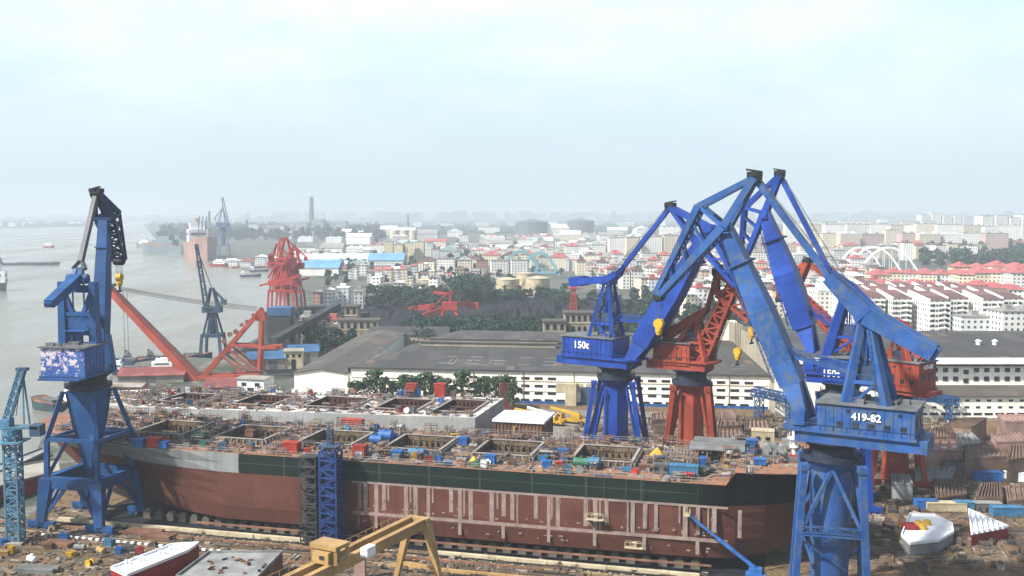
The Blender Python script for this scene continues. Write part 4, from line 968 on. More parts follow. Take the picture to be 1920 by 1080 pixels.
# picked out in the photograph, main deck
for px, py, L, W_, h, mt, lab in (
    (547, 848, 3.4, 2.2, 2.2, 'redb', 'small red container on the deck edge above the green grey paint joint'),
    (676, 856, 2.6, 2.4, 2.4, 'redb', 'bright red box container just right of the lift tower on deck'),
    (745, 861, 2.2, 1.8, 1.8, 'blueb', 'blue tool box on the near deck strip by the fourth hatch'),
    (919, 871, 2.2, 1.9, 1.9, 'blueb', 'royal blue tool box below the fifth hatch coaming'),
    (1026, 878, 1.6, 1.5, 1.5, 'blueb', 'little blue bin between fifth and last hatch near the edge'),
    (1056, 862, 2.0, 1.6, 2.2, 'blueb', 'upright blue cabinet on the cross deck before the last hatch'),
    (869, 834, 2.0, 2.0, 1.6, 'blueb', 'dark blue box at the corner between fourth and fifth hatch'),
    (1240, 887, 2.6, 1.8, 1.8, 'steel_grey', 'grey steel box beside the pale blue cabin'),
    (1318, 886, 1.0, 2.2, 3.0, 'blueb', 'upright navy panel box right of the pale blue cabin'),
    (1288, 897, 3.0, 1.4, 1.0, 'redb', 'low red crate in front of the pale blue cabin'),
    (1430, 838, 4.6, 3.4, 3.6, 'cream', 'white cabin with dark windows on the stern deck'),
    (1410, 848, 2.4, 2.0, 2.6, 'blueb', 'light blue cabinet right of the grey shelter roof'),
    (1425, 872, 2.2, 1.6, 1.2, 'blueb', 'low blue box on the stern deck edge'),
    (290, 838, 2.8, 2.0, 2.0, 'redb', 'red brown container on the bow deck'),
    (262, 838, 2.6, 2.0, 1.8, 'blueb', 'blue box beside the red brown container on the bow deck'),
    (308, 840, 2.0, 1.8, 1.4, 'blueb', 'small blue crate right of the red brown bow container'),
    (470, 818, 2.0, 1.6, 1.4, 'rust', 'rusty box between the bow hatches'),
    (375, 824, 2.4, 1.8, 1.6, 'greenb', 'green box between the two bow hatches')):
    z_ = Z + 2.42 if px > 1395 else Z + .02
    c_ = container(lab, G(px, py, z_), L, W_, h, M[mt])
    if 'cabin' in lab:
        for i in (-1, 1): k = MB(); k.box((i * 1.0, -W_ / 2 - .1, h * .62), (.9, .1, .7)); part('window', k, M['glass'], c_)
c_ = container('pale blue flat roofed cabin near the deck edge, before the grey shelter', D(1282, 893), 5.6, 2.4, 2.2, M['cyanb'])
for px, py, L, r, mt, lab in ((706, 834, 2.6, 1.0, 'blueb', 'left of two bright blue tanks beside the third hatch'), (724, 828, 3.0, 1.2, 'blueb', 'right and larger of two bright blue tanks beside the third hatch'),
    (782, 859, 3.4, .9, 'cyanb', 'pale blue tank on the near deck by the fourth hatch'), (1114, 878, 2.2, 1.0, 'cyanb', 'blue grey tank below the last hatch'), (1090, 877, 3.0, .9, 'greenb', 'dark green tank left of the blue grey one'),
    (690, 856, 1.6, .8, 'steel_grey', 'grey tank right of the bright red container')):
    tank(lab, D(px, py), L, r, M[mt])
def tent(label, p, s, mat, h=2.2):
    c = thing('work_tent', label, 'tent', p, SA); LOC[c.name] = V((0, 0, 0)); k = MB(); a = s / 2
    k.add([(-a, -a, h * .45), (a, -a, h * .45), (a, a, h * .45), (-a, a, h * .45), (0, 0, h)], [(0, 1, 4), (1, 2, 4), (2, 3, 4), (3, 0, 4)]); part('canopy', k, mat, c); k = MB()
    for x, y in ((-1, -1), (1, -1), (1, 1), (-1, 1)): k.box((x * a * .95, y * a * .95, h * .22), (.1, .1, h * .45))
    part('poles', k, M['steel_grey'], c)
tent('yellow peaked tent on the deck right of the last hatch', D(1232, 866), 3.2, M['yelb'], 3.2)
tent('small yellow tent on the near deck left of the royal blue box', D(888, 871), 1.7, M['yelb'], 1.9)
# grey shelter roof over the engine casing
s_, v_ = toS(D(1346, 858)); sh_ = thing('shelter', 'broad grey sheet shelter roof over the stern of the front ship', 'shelter', S(s_, v_, Z + .02), SA); LOC[sh_.name] = V((0, 0, 0))
k = MB(); k.box((0, -2.7, 3.0), (11.5, 5.2, .2), Matrix.Rotation(.09, 3, 'X')); k.box((.4, 2.8, 3.2), (11.5, 5.0, .2), Matrix.Rotation(-.03, 3, 'X')); part('roof', k, M['greyp'], sh_)
for x in (-5.4, -2, 1.6, 5.4):
    for y in (-4.8, 0, 4.8): k = MB(); k.box((x, y, 1.35), (.25, .25, 2.7)); part('post', k, M['coam'], sh_)
s_, v_ = toS(D(1270, 868)); k = MB()
for i in range(9):
    x = -2.8 + i * .7
    for y in (-1.6, 1.6): k.bar((x, y, 0), (x, y, 2.6), .12); k.bar((x, y, .2), (x + .7, y, 2.4), .1)
    k.bar((x, -1.6, 2.6), (x, 1.6, 2.6), .12)
k.bar((-2.8, -1.6, 2.6), (3, -1.6, 2.6), .14); k.bar((-2.8, 1.6, 2.6), (3, 1.6, 2.6), .14)
o = solo('pipe_rack', k, M['coam'], 'pale open pipe rack between the yellow tent and the grey shelter', 'rack'); o.location = S(s_, v_, Z + .02); o.rotation_euler = (0, 0, SA)
# grey machinery on the stern and the white mast
p = G(1466, 858, Z + 2.42); mc = thing('deck_machinery', 'grey green mooring winch machinery piled on the stern deck', 'machinery', p, SA); LOC[mc.name] = V((0, 0, 0)); k = MB(); k.box((0, 0, .4), (8, 5, .8)); part('bed', k, M['steel_grey'], mc)
for i in range(5): k = MB(); x = -3 + i * 1.5; k.tube((x, -1.4 + (i % 2), 1.8), (x, 1.2 + (i % 2), 1.8), R.uniform(.8, 1.3), 14); k.box((x, 0, 1.0), (.9, 3.2, 1.2)); part('winch_drum', k, M['greyp'], mc, smooth=30)
k = MB(); k.box((1.2, 1.2, 2.6), (2.4, 2, 2.2)); k.tube((2.4, .5, .8), (2.4, .5, 4.2), .5, 10); part('casing', k, M['greyp'], mc)
p = G(1488, 862, Z + 2.42); ms = thing('ship_mast', 'white mast with railed platforms and a red foot on the stern', 'mast', p, SA); LOC[ms.name] = V((0, 0, 0))
k = MB(); k.tube((0, 0, 1.2), (0, 0, 7.4), .42, 12, .3); k.tube((0, 0, 7.4), (0, 0, 10.2), .16, 8, .07); part('pole', k, M['white'], ms)
k = MB(); k.box((0, 0, .6), (1.8, 1.8, 1.2)); part('foot', k, M['redb'], ms)
for z, r in ((2.6, .9), (4.4, 1.3), (6.6, 1.1)):
    k = MB(); k.tube((0, 0, z), (0, 0, z + .16), r, 12)
    for i in range(8): t = i * math.pi / 4; k.box((r * .93 * math.cos(t), r * .93 * math.sin(t), z + .6), (.08, .08, 1.0))
    part('platform', k, M['white'], ms)
k = MB(); k.box((-1.0, 0, 7.6), (1.8, .3, .3)); k.box((.4, 0, 5.8), (.5, .9, .9)); part('radar', k, M['white'], ms)

# small gear along the decks, one after another along each strip
KINDS = ('gas', 'drum', 'bin', 'tank')
CW = {'blueb': 'blue', 'redb': 'red', 'yelb': 'yellow', 'greyp': 'grey', 'greenb': 'green', 'rust': 'rusty', 'cyanb': 'pale blue', 'whitep': 'white'}
WHERE = ('on the bow deck', 'beside the first hatch', 'beside the second hatch', 'beside the third hatch', 'beside the fourth hatch', 'beside the fifth hatch', 'beside the last hatch')
def gear(p, kind, mt, lab, grp):
    a = SA + R.uniform(-.5, .5)
    if kind == 'gas': return gasrack(lab, p, M[mt], a, grp)
    if kind == 'drum': return drum(lab, p, M[mt], a, grp)
    if kind == 'tank': return tank(lab, p, R.uniform(1.4, 2.2), R.uniform(.45, .7), M[mt], a, grp)
    return container(lab, p, R.uniform(1.0, 2.0), R.uniform(.8, 1.5), R.uniform(.7, 1.5), M[mt], a, 'tool_bin', 'tool bin', grp)
KN = {'gas': 'gas bottle rack', 'drum': 'cable drum', 'bin': 'tool bin', 'tank': 'little tank'}
seen = set(); n_ = 0
for i in range(400):
    s_ = R.uniform(-36, 104); v_ = R.choice((R.uniform(1.2, 7.2), R.uniform(1.2, 7.2), R.uniform(24.5, 31.5), R.uniform(9, 23)))
    if any(h[0] - 1.8 < s_ < h[1] + 1.8 and h[2] - 1.5 < v_ < h[3] + 1.5 for h in hs1): continue
    kind = R.choice(KINDS); mt = R.choice(('greyp', 'rust', 'rust', 'greyp', 'whitep', 'blueb', 'redb', 'yelb', 'greenb', 'cyanb')); hi = min(6, max(0, int((s_ + 53) / 21)))
    side = 'on the near deck strip ' if v_ < 8 else 'on the far deck strip ' if v_ > 24 else 'on the cross deck '
    lab = f'{CW[mt]} {KN[kind]} {side}{WHERE[hi]}'.replace('strip on the bow deck', 'strip of the bow').replace('cross deck on the bow deck', 'middle of the bow deck')
    if lab in seen: continue
    seen.add(lab); gear(S(s_, v_, Z + .02), kind, mt, lab, 'small gear spread over the front ship deck'); n_ += 1
    if n_ > 60: break
n_ = 0
for i in range(200):
    s_ = R.uniform(-70, 37); v_ = V2 + R.choice((R.uniform(1, 4), R.uniform(23.5, 28), R.uniform(23.5, 28), R.uniform(7, 20)))
    if any(a - 1.5 < s_ < b + 1.5 and c - 1.5 < v_ < d + 1.5 for a, b, c, d in ((-58, -46, V2 + 7, V2 + 20), (-34, -22, V2 + 6, V2 + 21), (-12, 2, V2 + 6, V2 + 21), (9, 21, V2 + 6, V2 + 21), (26, 36.5, V2 + 5, V2 + 22))): continue
    kind = R.choice(KINDS); mt = R.choice(('greyp', 'rust', 'rust', 'greyp', 'whitep', 'blueb', 'redb')); hi = ('far bow', 'first bay', 'second bay', 'third bay', 'fourth bay', 'cut end')[min(5, max(0, int((s_ + 70) / 18)))]
    lab = f'{CW[mt]} {KN[kind]} on the {"near" if v_ < V2 + 5 else "far" if v_ > V2 + 22 else "middle"} deck of the pale grey ship, {hi}'
    if lab in seen: continue
    seen.add(lab); gear(S(s_, v_, z2(s_) + .02), kind, mt, lab, 'small gear spread over the grey ship deck'); n_ += 1
    if n_ > 28: break
container('tall blue shed on the far deck edge of the pale grey ship', S(12, V2 + 27, z2(12) + .02), 4.5, 2.0, 2.2, M['blueb'])
container('orange red tarpaulin covered box on the near edge of the pale grey ship', S(9, V2 - 9, Z - 3), 5.4, 2.4, 2.6, M['redb'])
# loose steel, cut plates and tackle nobody could count
M['litter'] = speckle('loose_steel', [(.24, .155, .085), (.11, .08, .055), (.30, .25, .18), (.07, .062, .05), (.27, .15, .08), (.54, .48, .38), (.16, .115, .07), (.035, .035, .035), (.13, .09, .06), (.2, .17, .13), (.17, .085, .05), (.3, .21, .11)])
M['litter2'] = speckle('loose_deck_gear', [(.42, .2, .12), (.2, .12, .09), (.5, .45, .42), (.07, .07, .08), (.35, .2, .13), (.6, .58, .55), (.25, .16, .12), (.06, .12, .3), (.12, .13, .12), (.5, .32, .1), (.3, .26, .24), (.16, .1, .08)])
def litter(name, n, pos, size, mat, hmax=.8, longp=.4, frames=0):
    k = MB()
    for i in range(n):
        p = pos()
        if p is None: continue
        a = R.uniform(0, math.pi); L = R.uniform(*size); t = R.random()
        al = R.random() < .72; ang = SA + R.choice((0, 0, 0, math.pi / 2)) + R.uniform(-.07, .07) if al else a
        if frames and R.random() < frames:      # tube staging
            w_, d_, h_ = R.uniform(1.2, 3.2), R.uniform(.8, 1.6), R.uniform(1.2, 2.6); rm = rotz(ang)
            for x in (-w_ / 2, 0, w_ / 2):
                for y in (-d_ / 2, d_ / 2): k.box(p + rm @ V((x, y, h_ / 2)), (.09, .09, h_), rm)
            for z in (h_ * .5, h_):
                for y in (-d_ / 2, d_ / 2): k.box(p + rm @ V((0, y, z)), (w_, .08, .08), rm)
            k.box(p + rm @ V((0, 0, h_ * .8)), (w_, d_, .07), rm)
        elif t < longp:        # bundle of planks, pipes or angle bars
            W_ = R.uniform(.12, .35); LL = L * R.uniform(1.8, 4.5)
            u = V((-math.sin(ang), math.cos(ang), 0))
            for j in range(R.choice((1, 2, 3, 4))): k.box(p + u * j * W_ * 1.5 + V((0, 0, W_ / 2)), (LL * R.uniform(.8, 1), W_, W_), rotz(ang))
        elif t < longp + .25: k.box(p + V((0, 0, .08)), (L * R.uniform(1, 2), L * R.uniform(.6, 1.2), R.uniform(.06, .2)), rotz(ang))      # flat plate
        else:
            h = R.uniform(.2, hmax); k.box(p + V((0, 0, h / 2)), (L * .7, L * R.uniform(.3, .7), h), rotz(ang))
            if R.random() < .4: k.box(p + V((0, 0, h + .15)), (L * .4, L * .25, .3), rotz(ang + .3))
    return setting(name, k, mat, 'stuff')
def on_deck1():
    s_ = R.uniform(-52, 117); v_ = R.uniform(1, 32)
    if v_ < 6 and R.random() < .6: return None
    if any(h[0] - .9 < s_ < h[1] + .9 and h[2] - .9 < v_ < h[3] + .9 for h in hs1): return None
    if s_ < -40 and abs(v_ - 16.5) > 14.5 + (s_ + 40) * .3: return None
    if s_ > 110 and abs(v_ - 16.5) > 9: return None
    return S(s_, v_, Z + .02 + (0 if s_ < 104.5 else 2.4 if s_ > 106.3 else 2.0) + (max(0, -24 - s_) * .05))
litter('deck_litter', 3600, on_deck1, (.3, 1.5), M['litter2'], .8, .5, .10)
def on_deck2():
    s_ = R.uniform(-84, 38); v_ = R.uniform(.8, 28)
    if any(a - .5 < s_ < b + .5 and c - .5 < v_ + V2 < d + .5 for a, b, c, d in ((-58, -46, V2 + 7, V2 + 20), (-34, -22, V2 + 6, V2 + 21), (-12, 2, V2 + 6, V2 + 21), (9, 21, V2 + 6, V2 + 21), (26, 36.5, V2 + 5, V2 + 22))): return None
    if s_ > -30 and R.random() < .6: return None
    if s_ < -60 and abs(v_ - 14.5) > 12 + (s_ + 60) * .2: return None
    return S(s_, v_ + V2, z2(s_) + .02)
litter('deck_litter', 2000, on_deck2, (.3, 1.6), M['litter2'], 1.0, .5, .08)
CR = [(57, 178), (-95.4, 226), (27.6, 266), (79, 240), (46.6, 260.6), (100.7, 262)]
def clear(p, r=3):
    s_, v_ = toS(p)
    if -36 < s_ < 120 and -1.5 < v_ < 34: return False
    if -80 < s_ < 58 and V2 - 1 < v_ < V2 + 31: return False
    return True
def yard_near():
    p = V((R.uniform(-110, 60), R.uniform(168, 250), .04))
    if p.x < -58 - .0 and p.y > 236 + (p.x + 112) * .25: return None
    return p if clear(p) else None
litter('yard_litter', 4200, yard_near, (.4, 2.0), M['litter'], .8, .55)
def yard_right():
    p = V((R.uniform(62, 150), R.uniform(195, 340), .04)); return p if clear(p) else None
litter('yard_litter', 2800, yard_right, (.6, 3.2), M['litter'], 1.4)
def yard_mid():
    p = V((R.uniform(20, 92), R.uniform(285, 345), .04)); return p if clear(p) else None
litter('yard_litter', 900, yard_mid, (.6, 3), M['litter'], 1.4)
def yard_left():
    p = V((R.uniform(-127, -30), R.uniform(305, 380), .04)); return p if clear(p) else None
litter('yard_litter', 1500, yard_left, (.6, 3), M['litter'], 1.6)

M['strip'] = paint('worn_track_bed', (.12, .085, .05), .4, .2, .95, .2, (.06, .045, .03)); M['stript'] = paint('tan_track_bed', (.36, .26, .14), .35, .3, .95, .2, (.14, .1, .06))
for i, (v_, w_, s0, s1, mt) in enumerate(((-3.5, .5, -70, 118, 'black'), (-5.4, 1.1, -70, 118, 'stript'), (-7.6, .7, -70, 110, 'black'), (-8.8, 1.2, -70, 118, 'strip'), (-10.4, .5, -70, 60, 'stript'), (-13.2, .9, -70, 118, 'black'), (-16, 1.0, -70, 40, 'stript'), (-18, .6, -60, 118, 'black'), (-20.5, 1.3, -50, 118, 'strip'), (-23, .7, 0, 118, 'stript'), (-26, 1, 20, 118, 'black'))):
    k = MB(); k.bar(S(s0, v_, .08), S(s1, v_, .08), w_, .16); setting('track_bed', k, M[mt])
# crane rails and cream kerbs along the slipway
for v_, s0, s1, mt, h, w_, lab in ((-2.6, -44, 36, 'cream', .9, 1.0, 'long cream concrete kerb along the foot of the ship, bow half'), (-2.6, 46, 100, 'cream', .7, 1.0, 'long cream concrete kerb along the foot of the ship, stern half'),
                                  (-4.2, -60, 116, 'black', .35, .5, 'dark crane rail nearest to the ship'), (-6.6, -60, 70, 'rust', .5, .8, 'rusty crane rail bed in front of the cream kerb'), (-11.8, 40, 112, 'yellow', .6, .7, 'yellow pipe along the yard, below the stern half'), (-14.5, -60, 30, 'rust', .3, .6, 'rusty outer crane rail below the bow crane')):
    a = S(s0, v_, h / 2 + .05); b = S(s1, v_, h / 2 + .05); r_ = thing('kerb_beam' if mt == 'cream' else 'pipeline' if mt == 'yellow' else 'crane_rail', lab, 'kerb' if mt == 'cream' else 'pipe' if mt == 'yellow' else 'rail', S(s0, v_))
    k = MB(); n = int((s1 - s0) / 6)
    for i in range(n):
        q0 = a.lerp(b, i / n); q1 = a.lerp(b, (i + .985) / n); k.bar(q0, q1, w_, h)
    part('segments', k, M[mt], r_); k = MB()
    for i in range(int((s1 - s0) / 2.2)): p = a.lerp(b, i * 2.2 / (s1 - s0)); k.box((p.x, p.y, .12), (.4, w_ + .9, .2), rotz(SA))
    k.bar(V((a.x, a.y, .1)), V((b.x, b.y, .1)), w_ * .6, .12); part('sleeper_bed', k, M['conc'], r_)
dm = thing('marker_row', 'broken row of white marker blocks along the outer rail below the bow crane', 'marker row', S(-36, -12.6)); k = MB()
for i in range(34): p = S(-40 + i * 1.7, -12.6); k.box((p.x, p.y, .3), (.8, .5, .5), rotz(SA))
part('blocks', k, M['white'], dm)

# hull sections lying in the yard
def plan(name, label, cat, top, z, mats, ribs=0, extra=None):
    ps = [G(x, y, z) for x, y in top]; c = sum(ps, V()) / len(ps); t = thing(name, label, cat, (c.x, c.y, 0)); k = MB(); k.prism(ps, .3, z); part('shell', k, mats[0], t)
    k = MB(); k.prism([c + (p - c) * 1.01 for p in ps], z + .003, z + .12); part('top_plate', k, mats[1], t)
    n = len(ps); k = MB()
    for i in range(n): k.bar(ps[i] + V((0, 0, .35)), ps[(i + 1) % n] + V((0, 0, .35)), .18, .5)
    if ribs:
        for i in range(ribs):
            f = (i + .5) / ribs; a = ps[0].lerp(ps[1], f); b = ps[-1].lerp(ps[2 if n > 3 else -1], f); k.bar(a + V((0, 0, .4)), b + V((0, 0, .4)), .2, .6)
    part('stiffeners', k, mats[1], t)
    return t
t = plan('bow_section', 'crimson bow section with white open deck lying in the foreground yard', 'hull section', [(208, 1068), (322, 1024), (373, 1021), (352, 1036), (238, 1082)], 5.5, (M['redbow'], M['whitep']))
k = MB()
for px, py in ((236, 1058), (262, 1052), (300, 1040), (320, 1032), (340, 1028)):
    k = MB(); p = G(px, py, 5.6); k.tube(p, p + V((0, 0, .8)), .3, 8); k.box(p + V((.35, .1, .4)), (.7, .2, .2)); k.tube(p + V((.7, .2, 0)), p + V((.7, .2, .8)), .3, 8); part('bollard', k, M['whitep'], t)
t = plan('deck_section', 'flat grey deck panel with plates lying on it, foreground right of the crimson bow', 'deck section', [(330, 1084), (392, 1038), (530, 1037), (478, 1090)], 4, (M['rust'], M['greyp']))
for i in range(20): p = G(R.uniform(390, 500), R.uniform(1044, 1078), 4.12); k = MB(); k.box(p + V((0, 0, .12)), (R.uniform(.4, 1.6), R.uniform(.3, 1), .25), rotz(R.uniform(0, 3))); part('steel_plate', k, M['rust' if i % 3 else 'black'], t)
t = plan('stern_section', 'white oval hull section with yellow tanks on it, right foreground', 'hull section', [(1690, 1006), (1706, 966), (1752, 968), (1785, 984), (1788, 1000), (1760, 1016), (1706, 1022)], 2.4, (M['greyp'], M['whitep']))
for px, py in ((1722, 986), (1738, 984), (1730, 992)): k = MB(); p = G(px, py, 2.5); k.tube(p, p + V((0, 0, 1.1)), 1.0, 12, .7); part('tank', k, M['yelb'], t, smooth=30)
k = MB(); p = G(1706, 990, 2.5); k.box(p + V((0, 0, .4)), (2.6, 3.4, .8)); part('hatch_cover', k, M['redbow'], t)
p = G(1692, 982, 2); tank('round orange tank at the left end of the white oval section', V((p.x, p.y, 0)), 1.0, 1.6, M['yellow'])
t = plan('bow_section', 'white ribbed bow section pointing right, with crimson side, right foreground', 'hull section', [(1816, 958), (1890, 990), (1822, 1003)], 2.6, (M['redbow'], M['whitep']))
k = MB()
for i in range(7):
    f = i / 7; a = G(1816, 958, 2.8).lerp(G(1890, 990, 2.8), f); b = G(1822, 1003, 2.8).lerp(G(1890, 990, 2.8), f); k.bar(a + V((0, 0, .3)), b + V((0, 0, .3)), .3, .6)
part('frames', k, M['whitep'], t)
for px, py, L, h, mt, lab in ((1736, 955, 5, 2.2, 'blueb', 'blue covered box left of the cream long container'), (1772, 958, 9, 2, 'cream', 'long cream container behind the white oval section'), (1806, 958, 4, 2.2, 'cyanb', 'pale blue container behind the ribbed bow section'),
    (1846, 958, 7, 2, 'greyp', 'grey container right of the pale blue one'), (1888, 968, 7, 2.2, 'cyanb', 'light blue container at the right edge behind the ribbed bow'), (1853, 902, 8, 2.4, 'blueb', 'navy blue container in the open yard on the right'), (1908, 903, 8, 2.4, 'whitep', 'white container with dark lid at the right picture edge')):
    container(lab, G(px, py), L, 2.4, h, M[mt], -.05)
# big steel panels and blocks stacked on the right, plus the ones in the middle yard
blocks = [('pinkp', [(1740, 826), (1800, 826), (1806, 848), (1730, 848)], 5, 'pink primed flat hull block right of the nearest crane house'),
    ('brownp', [(1746, 806), (1786, 806), (1792, 822), (1744, 822)], 6, 'brown ribbed hull block above the pink flat block'), ('brownp', [(1770, 800), (1806, 786), (1850, 786), (1822, 804)], 6, 'brown sloping plate block before the white office wall'),
    ('pinkp', [(1858, 818), (1912, 814), (1925, 830), (1868, 832)], 7, 'pink primed plate block at the right edge, upper'), ('pinkp', [(1870, 780), (1925, 780), (1930, 792), (1886, 792)], 6, 'pale pink plate roofed block at the far right below the office'),
    ('greyp', [(1790, 816), (1822, 814), (1840, 832), (1800, 836)], 6, 'grey machinery block in the middle of the right yard'), ('brownp', [(1812, 834), (1880, 830), (1890, 858), (1810, 862)], 5.5, 'large rounded brown hull block with pinkish top on the right'),
    ('brownp', [(1894, 836), (1925, 832), (1930, 860), (1888, 866)], 6, 'brown hull block cut by the right picture edge'), ('greyp', [(1772, 858), (1818, 858), (1816, 866), (1770, 866)], 3, 'pale flat rack of plates below the large brown block'),
    ('greyp', [(1716, 880), (1790, 880), (1786, 892), (1716, 892)], 3.2, 'long grey green plate stack in the right yard'), ('brownp', [(1750, 890), (1800, 890), (1812, 930), (1756, 938)], 2, 'flat brown plate stack below the long grey stack'),
    ('greyp', [(1672, 892), (1704, 894), (1712, 912), (1672, 908)], 4, 'white grey sheeted panel right of the red crane leg'), ('brownp', [(1840, 910), (1876, 908), (1880, 938), (1830, 936)], 2, 'flat brown plate stack below the navy container'),
    ('brownp', [(1886, 916), (1925, 914), (1930, 940), (1890, 942)], 2, 'rusty plate stack at the right edge below the white container'),
    ('brownp', [(1350, 784), (1386, 782), (1390, 800), (1346, 802)], 4, 'brown plate stack right of the red crane foot'), ('brownp', [(1346, 806), (1390, 804), (1394, 826), (1346, 828)], 3, 'dark brown plate stack behind the grey shelter'), ('pinkp', [(1354, 774), (1372, 774), (1380, 786), (1352, 786)], 5, 'small pink block beside the red crane foot'),
    ('brownp', [(1398, 790), (1440, 788), (1446, 806), (1396, 808)], 3, 'brown girder stack before the blue lattice racks'), ('brownp', [(1226, 800), (1256, 798), (1258, 812), (1226, 814)], 4, 'brown block between the blue and the red crane feet'), ('brownp', [(1222, 778), (1250, 776), (1254, 788), (1222, 790)], 3, 'brown plate stack before the warehouse, left of the red crane')]
for mt, top, z, lab in blocks: plan('hull_block', lab, 'hull block', top, z, (M[mt], M[mt]), ribs=R.choice((4, 6, 8)))
# left yard: rust red sheets and sheds around the sheerleg
def shed(label, base, w_, d_, h, rise, wm_, rm_, rz=0, doors=1, wins=0, cat='shed', name='shed', ridge='x'):
    c = thing(name, label, cat, base, rz); LOC[c.name] = V((0, 0, 0)); k = MB(); k.box((0, 0, h / 2), (w_, d_, h))
    if ridge == 'x':
        for x in (-w_ / 2, w_ / 2): k.add([(x, -d_ / 2, h), (x, d_ / 2, h), (x, 0, h + rise)], [(0, 1, 2) if x > 0 else (2, 1, 0)])
    else:
        for y in (-d_ / 2, d_ / 2): k.add([(-w_ / 2, y, h), (w_ / 2, y, h), (0, y, h + rise)], [(0, 1, 2) if y < 0 else (2, 1, 0)])
    part('wall', k, wm_, c); k = MB(); o = .6
    if ridge == 'x':
        e = rise * o / (d_ / 2)
        for sg in (-1, 1): k.add([(-w_ / 2 - o, sg * (d_ / 2 + o), h - e + .1), (w_ / 2 + o, sg * (d_ / 2 + o), h - e + .1), (w_ / 2 + o, 0, h + rise + .1), (-w_ / 2 - o, 0, h + rise + .1)] + [(-w_ / 2 - o, sg * (d_ / 2 + o), h - e + .3), (w_ / 2 + o, sg * (d_ / 2 + o), h - e + .3), (w_ / 2 + o, 0, h + rise + .3), (-w_ / 2 - o, 0, h + rise + .3)],
            [(4, 5, 6, 7), (0, 1, 5, 4), (1, 2, 6, 5), (3, 0, 4, 7), (3, 2, 1, 0)] if sg < 0 else [(7, 6, 5, 4), (4, 5, 1, 0), (5, 6, 2, 1), (7, 4, 0, 3), (0, 1, 2, 3)])
    else:
        e = rise * o / (w_ / 2)
        for sg in (-1, 1): k.add([(sg * (w_ / 2 + o), -d_ / 2 - o, h - e + .1), (sg * (w_ / 2 + o), d_ / 2 + o, h - e + .1), (0, d_ / 2 + o, h + rise + .1), (0, -d_ / 2 - o, h + rise + .1), (sg * (w_ / 2 + o), -d_ / 2 - o, h - e + .3), (sg * (w_ / 2 + o), d_ / 2 + o, h - e + .3), (0, d_ / 2 + o, h + rise + .3), (0, -d_ / 2 - o, h + rise + .3)],
            [(7, 6, 5, 4), (4, 5, 1, 0), (5, 6, 2, 1), (7, 4, 0, 3), (0, 1, 2, 3)] if sg < 0 else [(4, 5, 6, 7), (0, 1, 5, 4), (1, 2, 6, 5), (3, 0, 4, 7), (3, 2, 1, 0)])
    part('roof', k, rm_, c)
    for i in range(doors): k = MB(); k.box((-w_ / 2 + w_ * (i + 1) / (doors + 1), -d_ / 2 - .04, min(h * .4, 2.2)), (min(4, w_ * .25), .1, min(h * .8, 4.4))); part('door', k, M['glass'] if wins else M['steel_grey'], c)
    for i in range(wins): k = MB(); k.box((-w_ / 2 + w_ * (i + .5) / wins, -d_ / 2 - .04, h * .75), (min(2, w_ / wins * .5), .1, h * .18)); part('window', k, M['glass'], c)
    return c
M['redroof'] = roofmat('rust_red_sheet_roof', (.20, .045, .045), (.27, .075, .065), 1.1)
M['pinkwall'] = paint('pink_wash_wall', (.62, .27, .24), .2, .2)
p = G(290, 712); shed('low shed with broad maroon roof on the left river bank', p, 26, 16, 3, 2.2, M['conc'], M['redroof'], .15)
p = G(232, 742); shed('pink walled shed with white base left of the bow deck', p, 17, 6, 4, .8, M['pinkwall'], M['conc'], -.1, 2, 3)
p = G(432, 740); shed('red roofed shed between the sheerleg and the white hut', p, 17, 12, 4, 2.5, M['pinkwall'], M['redroof'], .05, 2)
p = G(480, 745); shed('square white hut with grey side right of the red roofed shed', p, 11, 8, 7.5, .4, M['whitep'], M['conc'], -.25, 1, 2)
p = G(410, 752); container('blue sheeted row container at the sheerleg foot', p, 15, 3, 3, M['blueb'], 0)
p = G(552, 690); shed('cream two storey hut left of the white gabled shed', p, 8, 6, 8, .8, M['cream'], M['conc'], .1, 1, 3)
for px, py, L, lab, mt in ((500, 690, 16, 'long blue sheeted shed roof behind the sheerleg back frame', 'bluedull'), (560, 676, 18, 'bright blue sheeted shed left of the long grey gabled shed', 'bluedull')):
    p = G(px, py); shed(lab, p, L, 12, 5, 2.5, M['conc'], M[mt], .25, 2)
for px, py, mt, lab in ((772, 744, 'redb', 'left of two upright red boxes on the far deck edge before the trees'), (826, 744, 'redb', 'right of two upright red boxes on the far deck edge before the trees')):
    container(lab, G(px, py, 17.0), 2.9, 2.4, 3.8, M[mt], SA)
p = G(950, 768); container('maroon container stack leaning at the warehouse windows', p, 5, 3, 9.5, M['redroof'], .12)

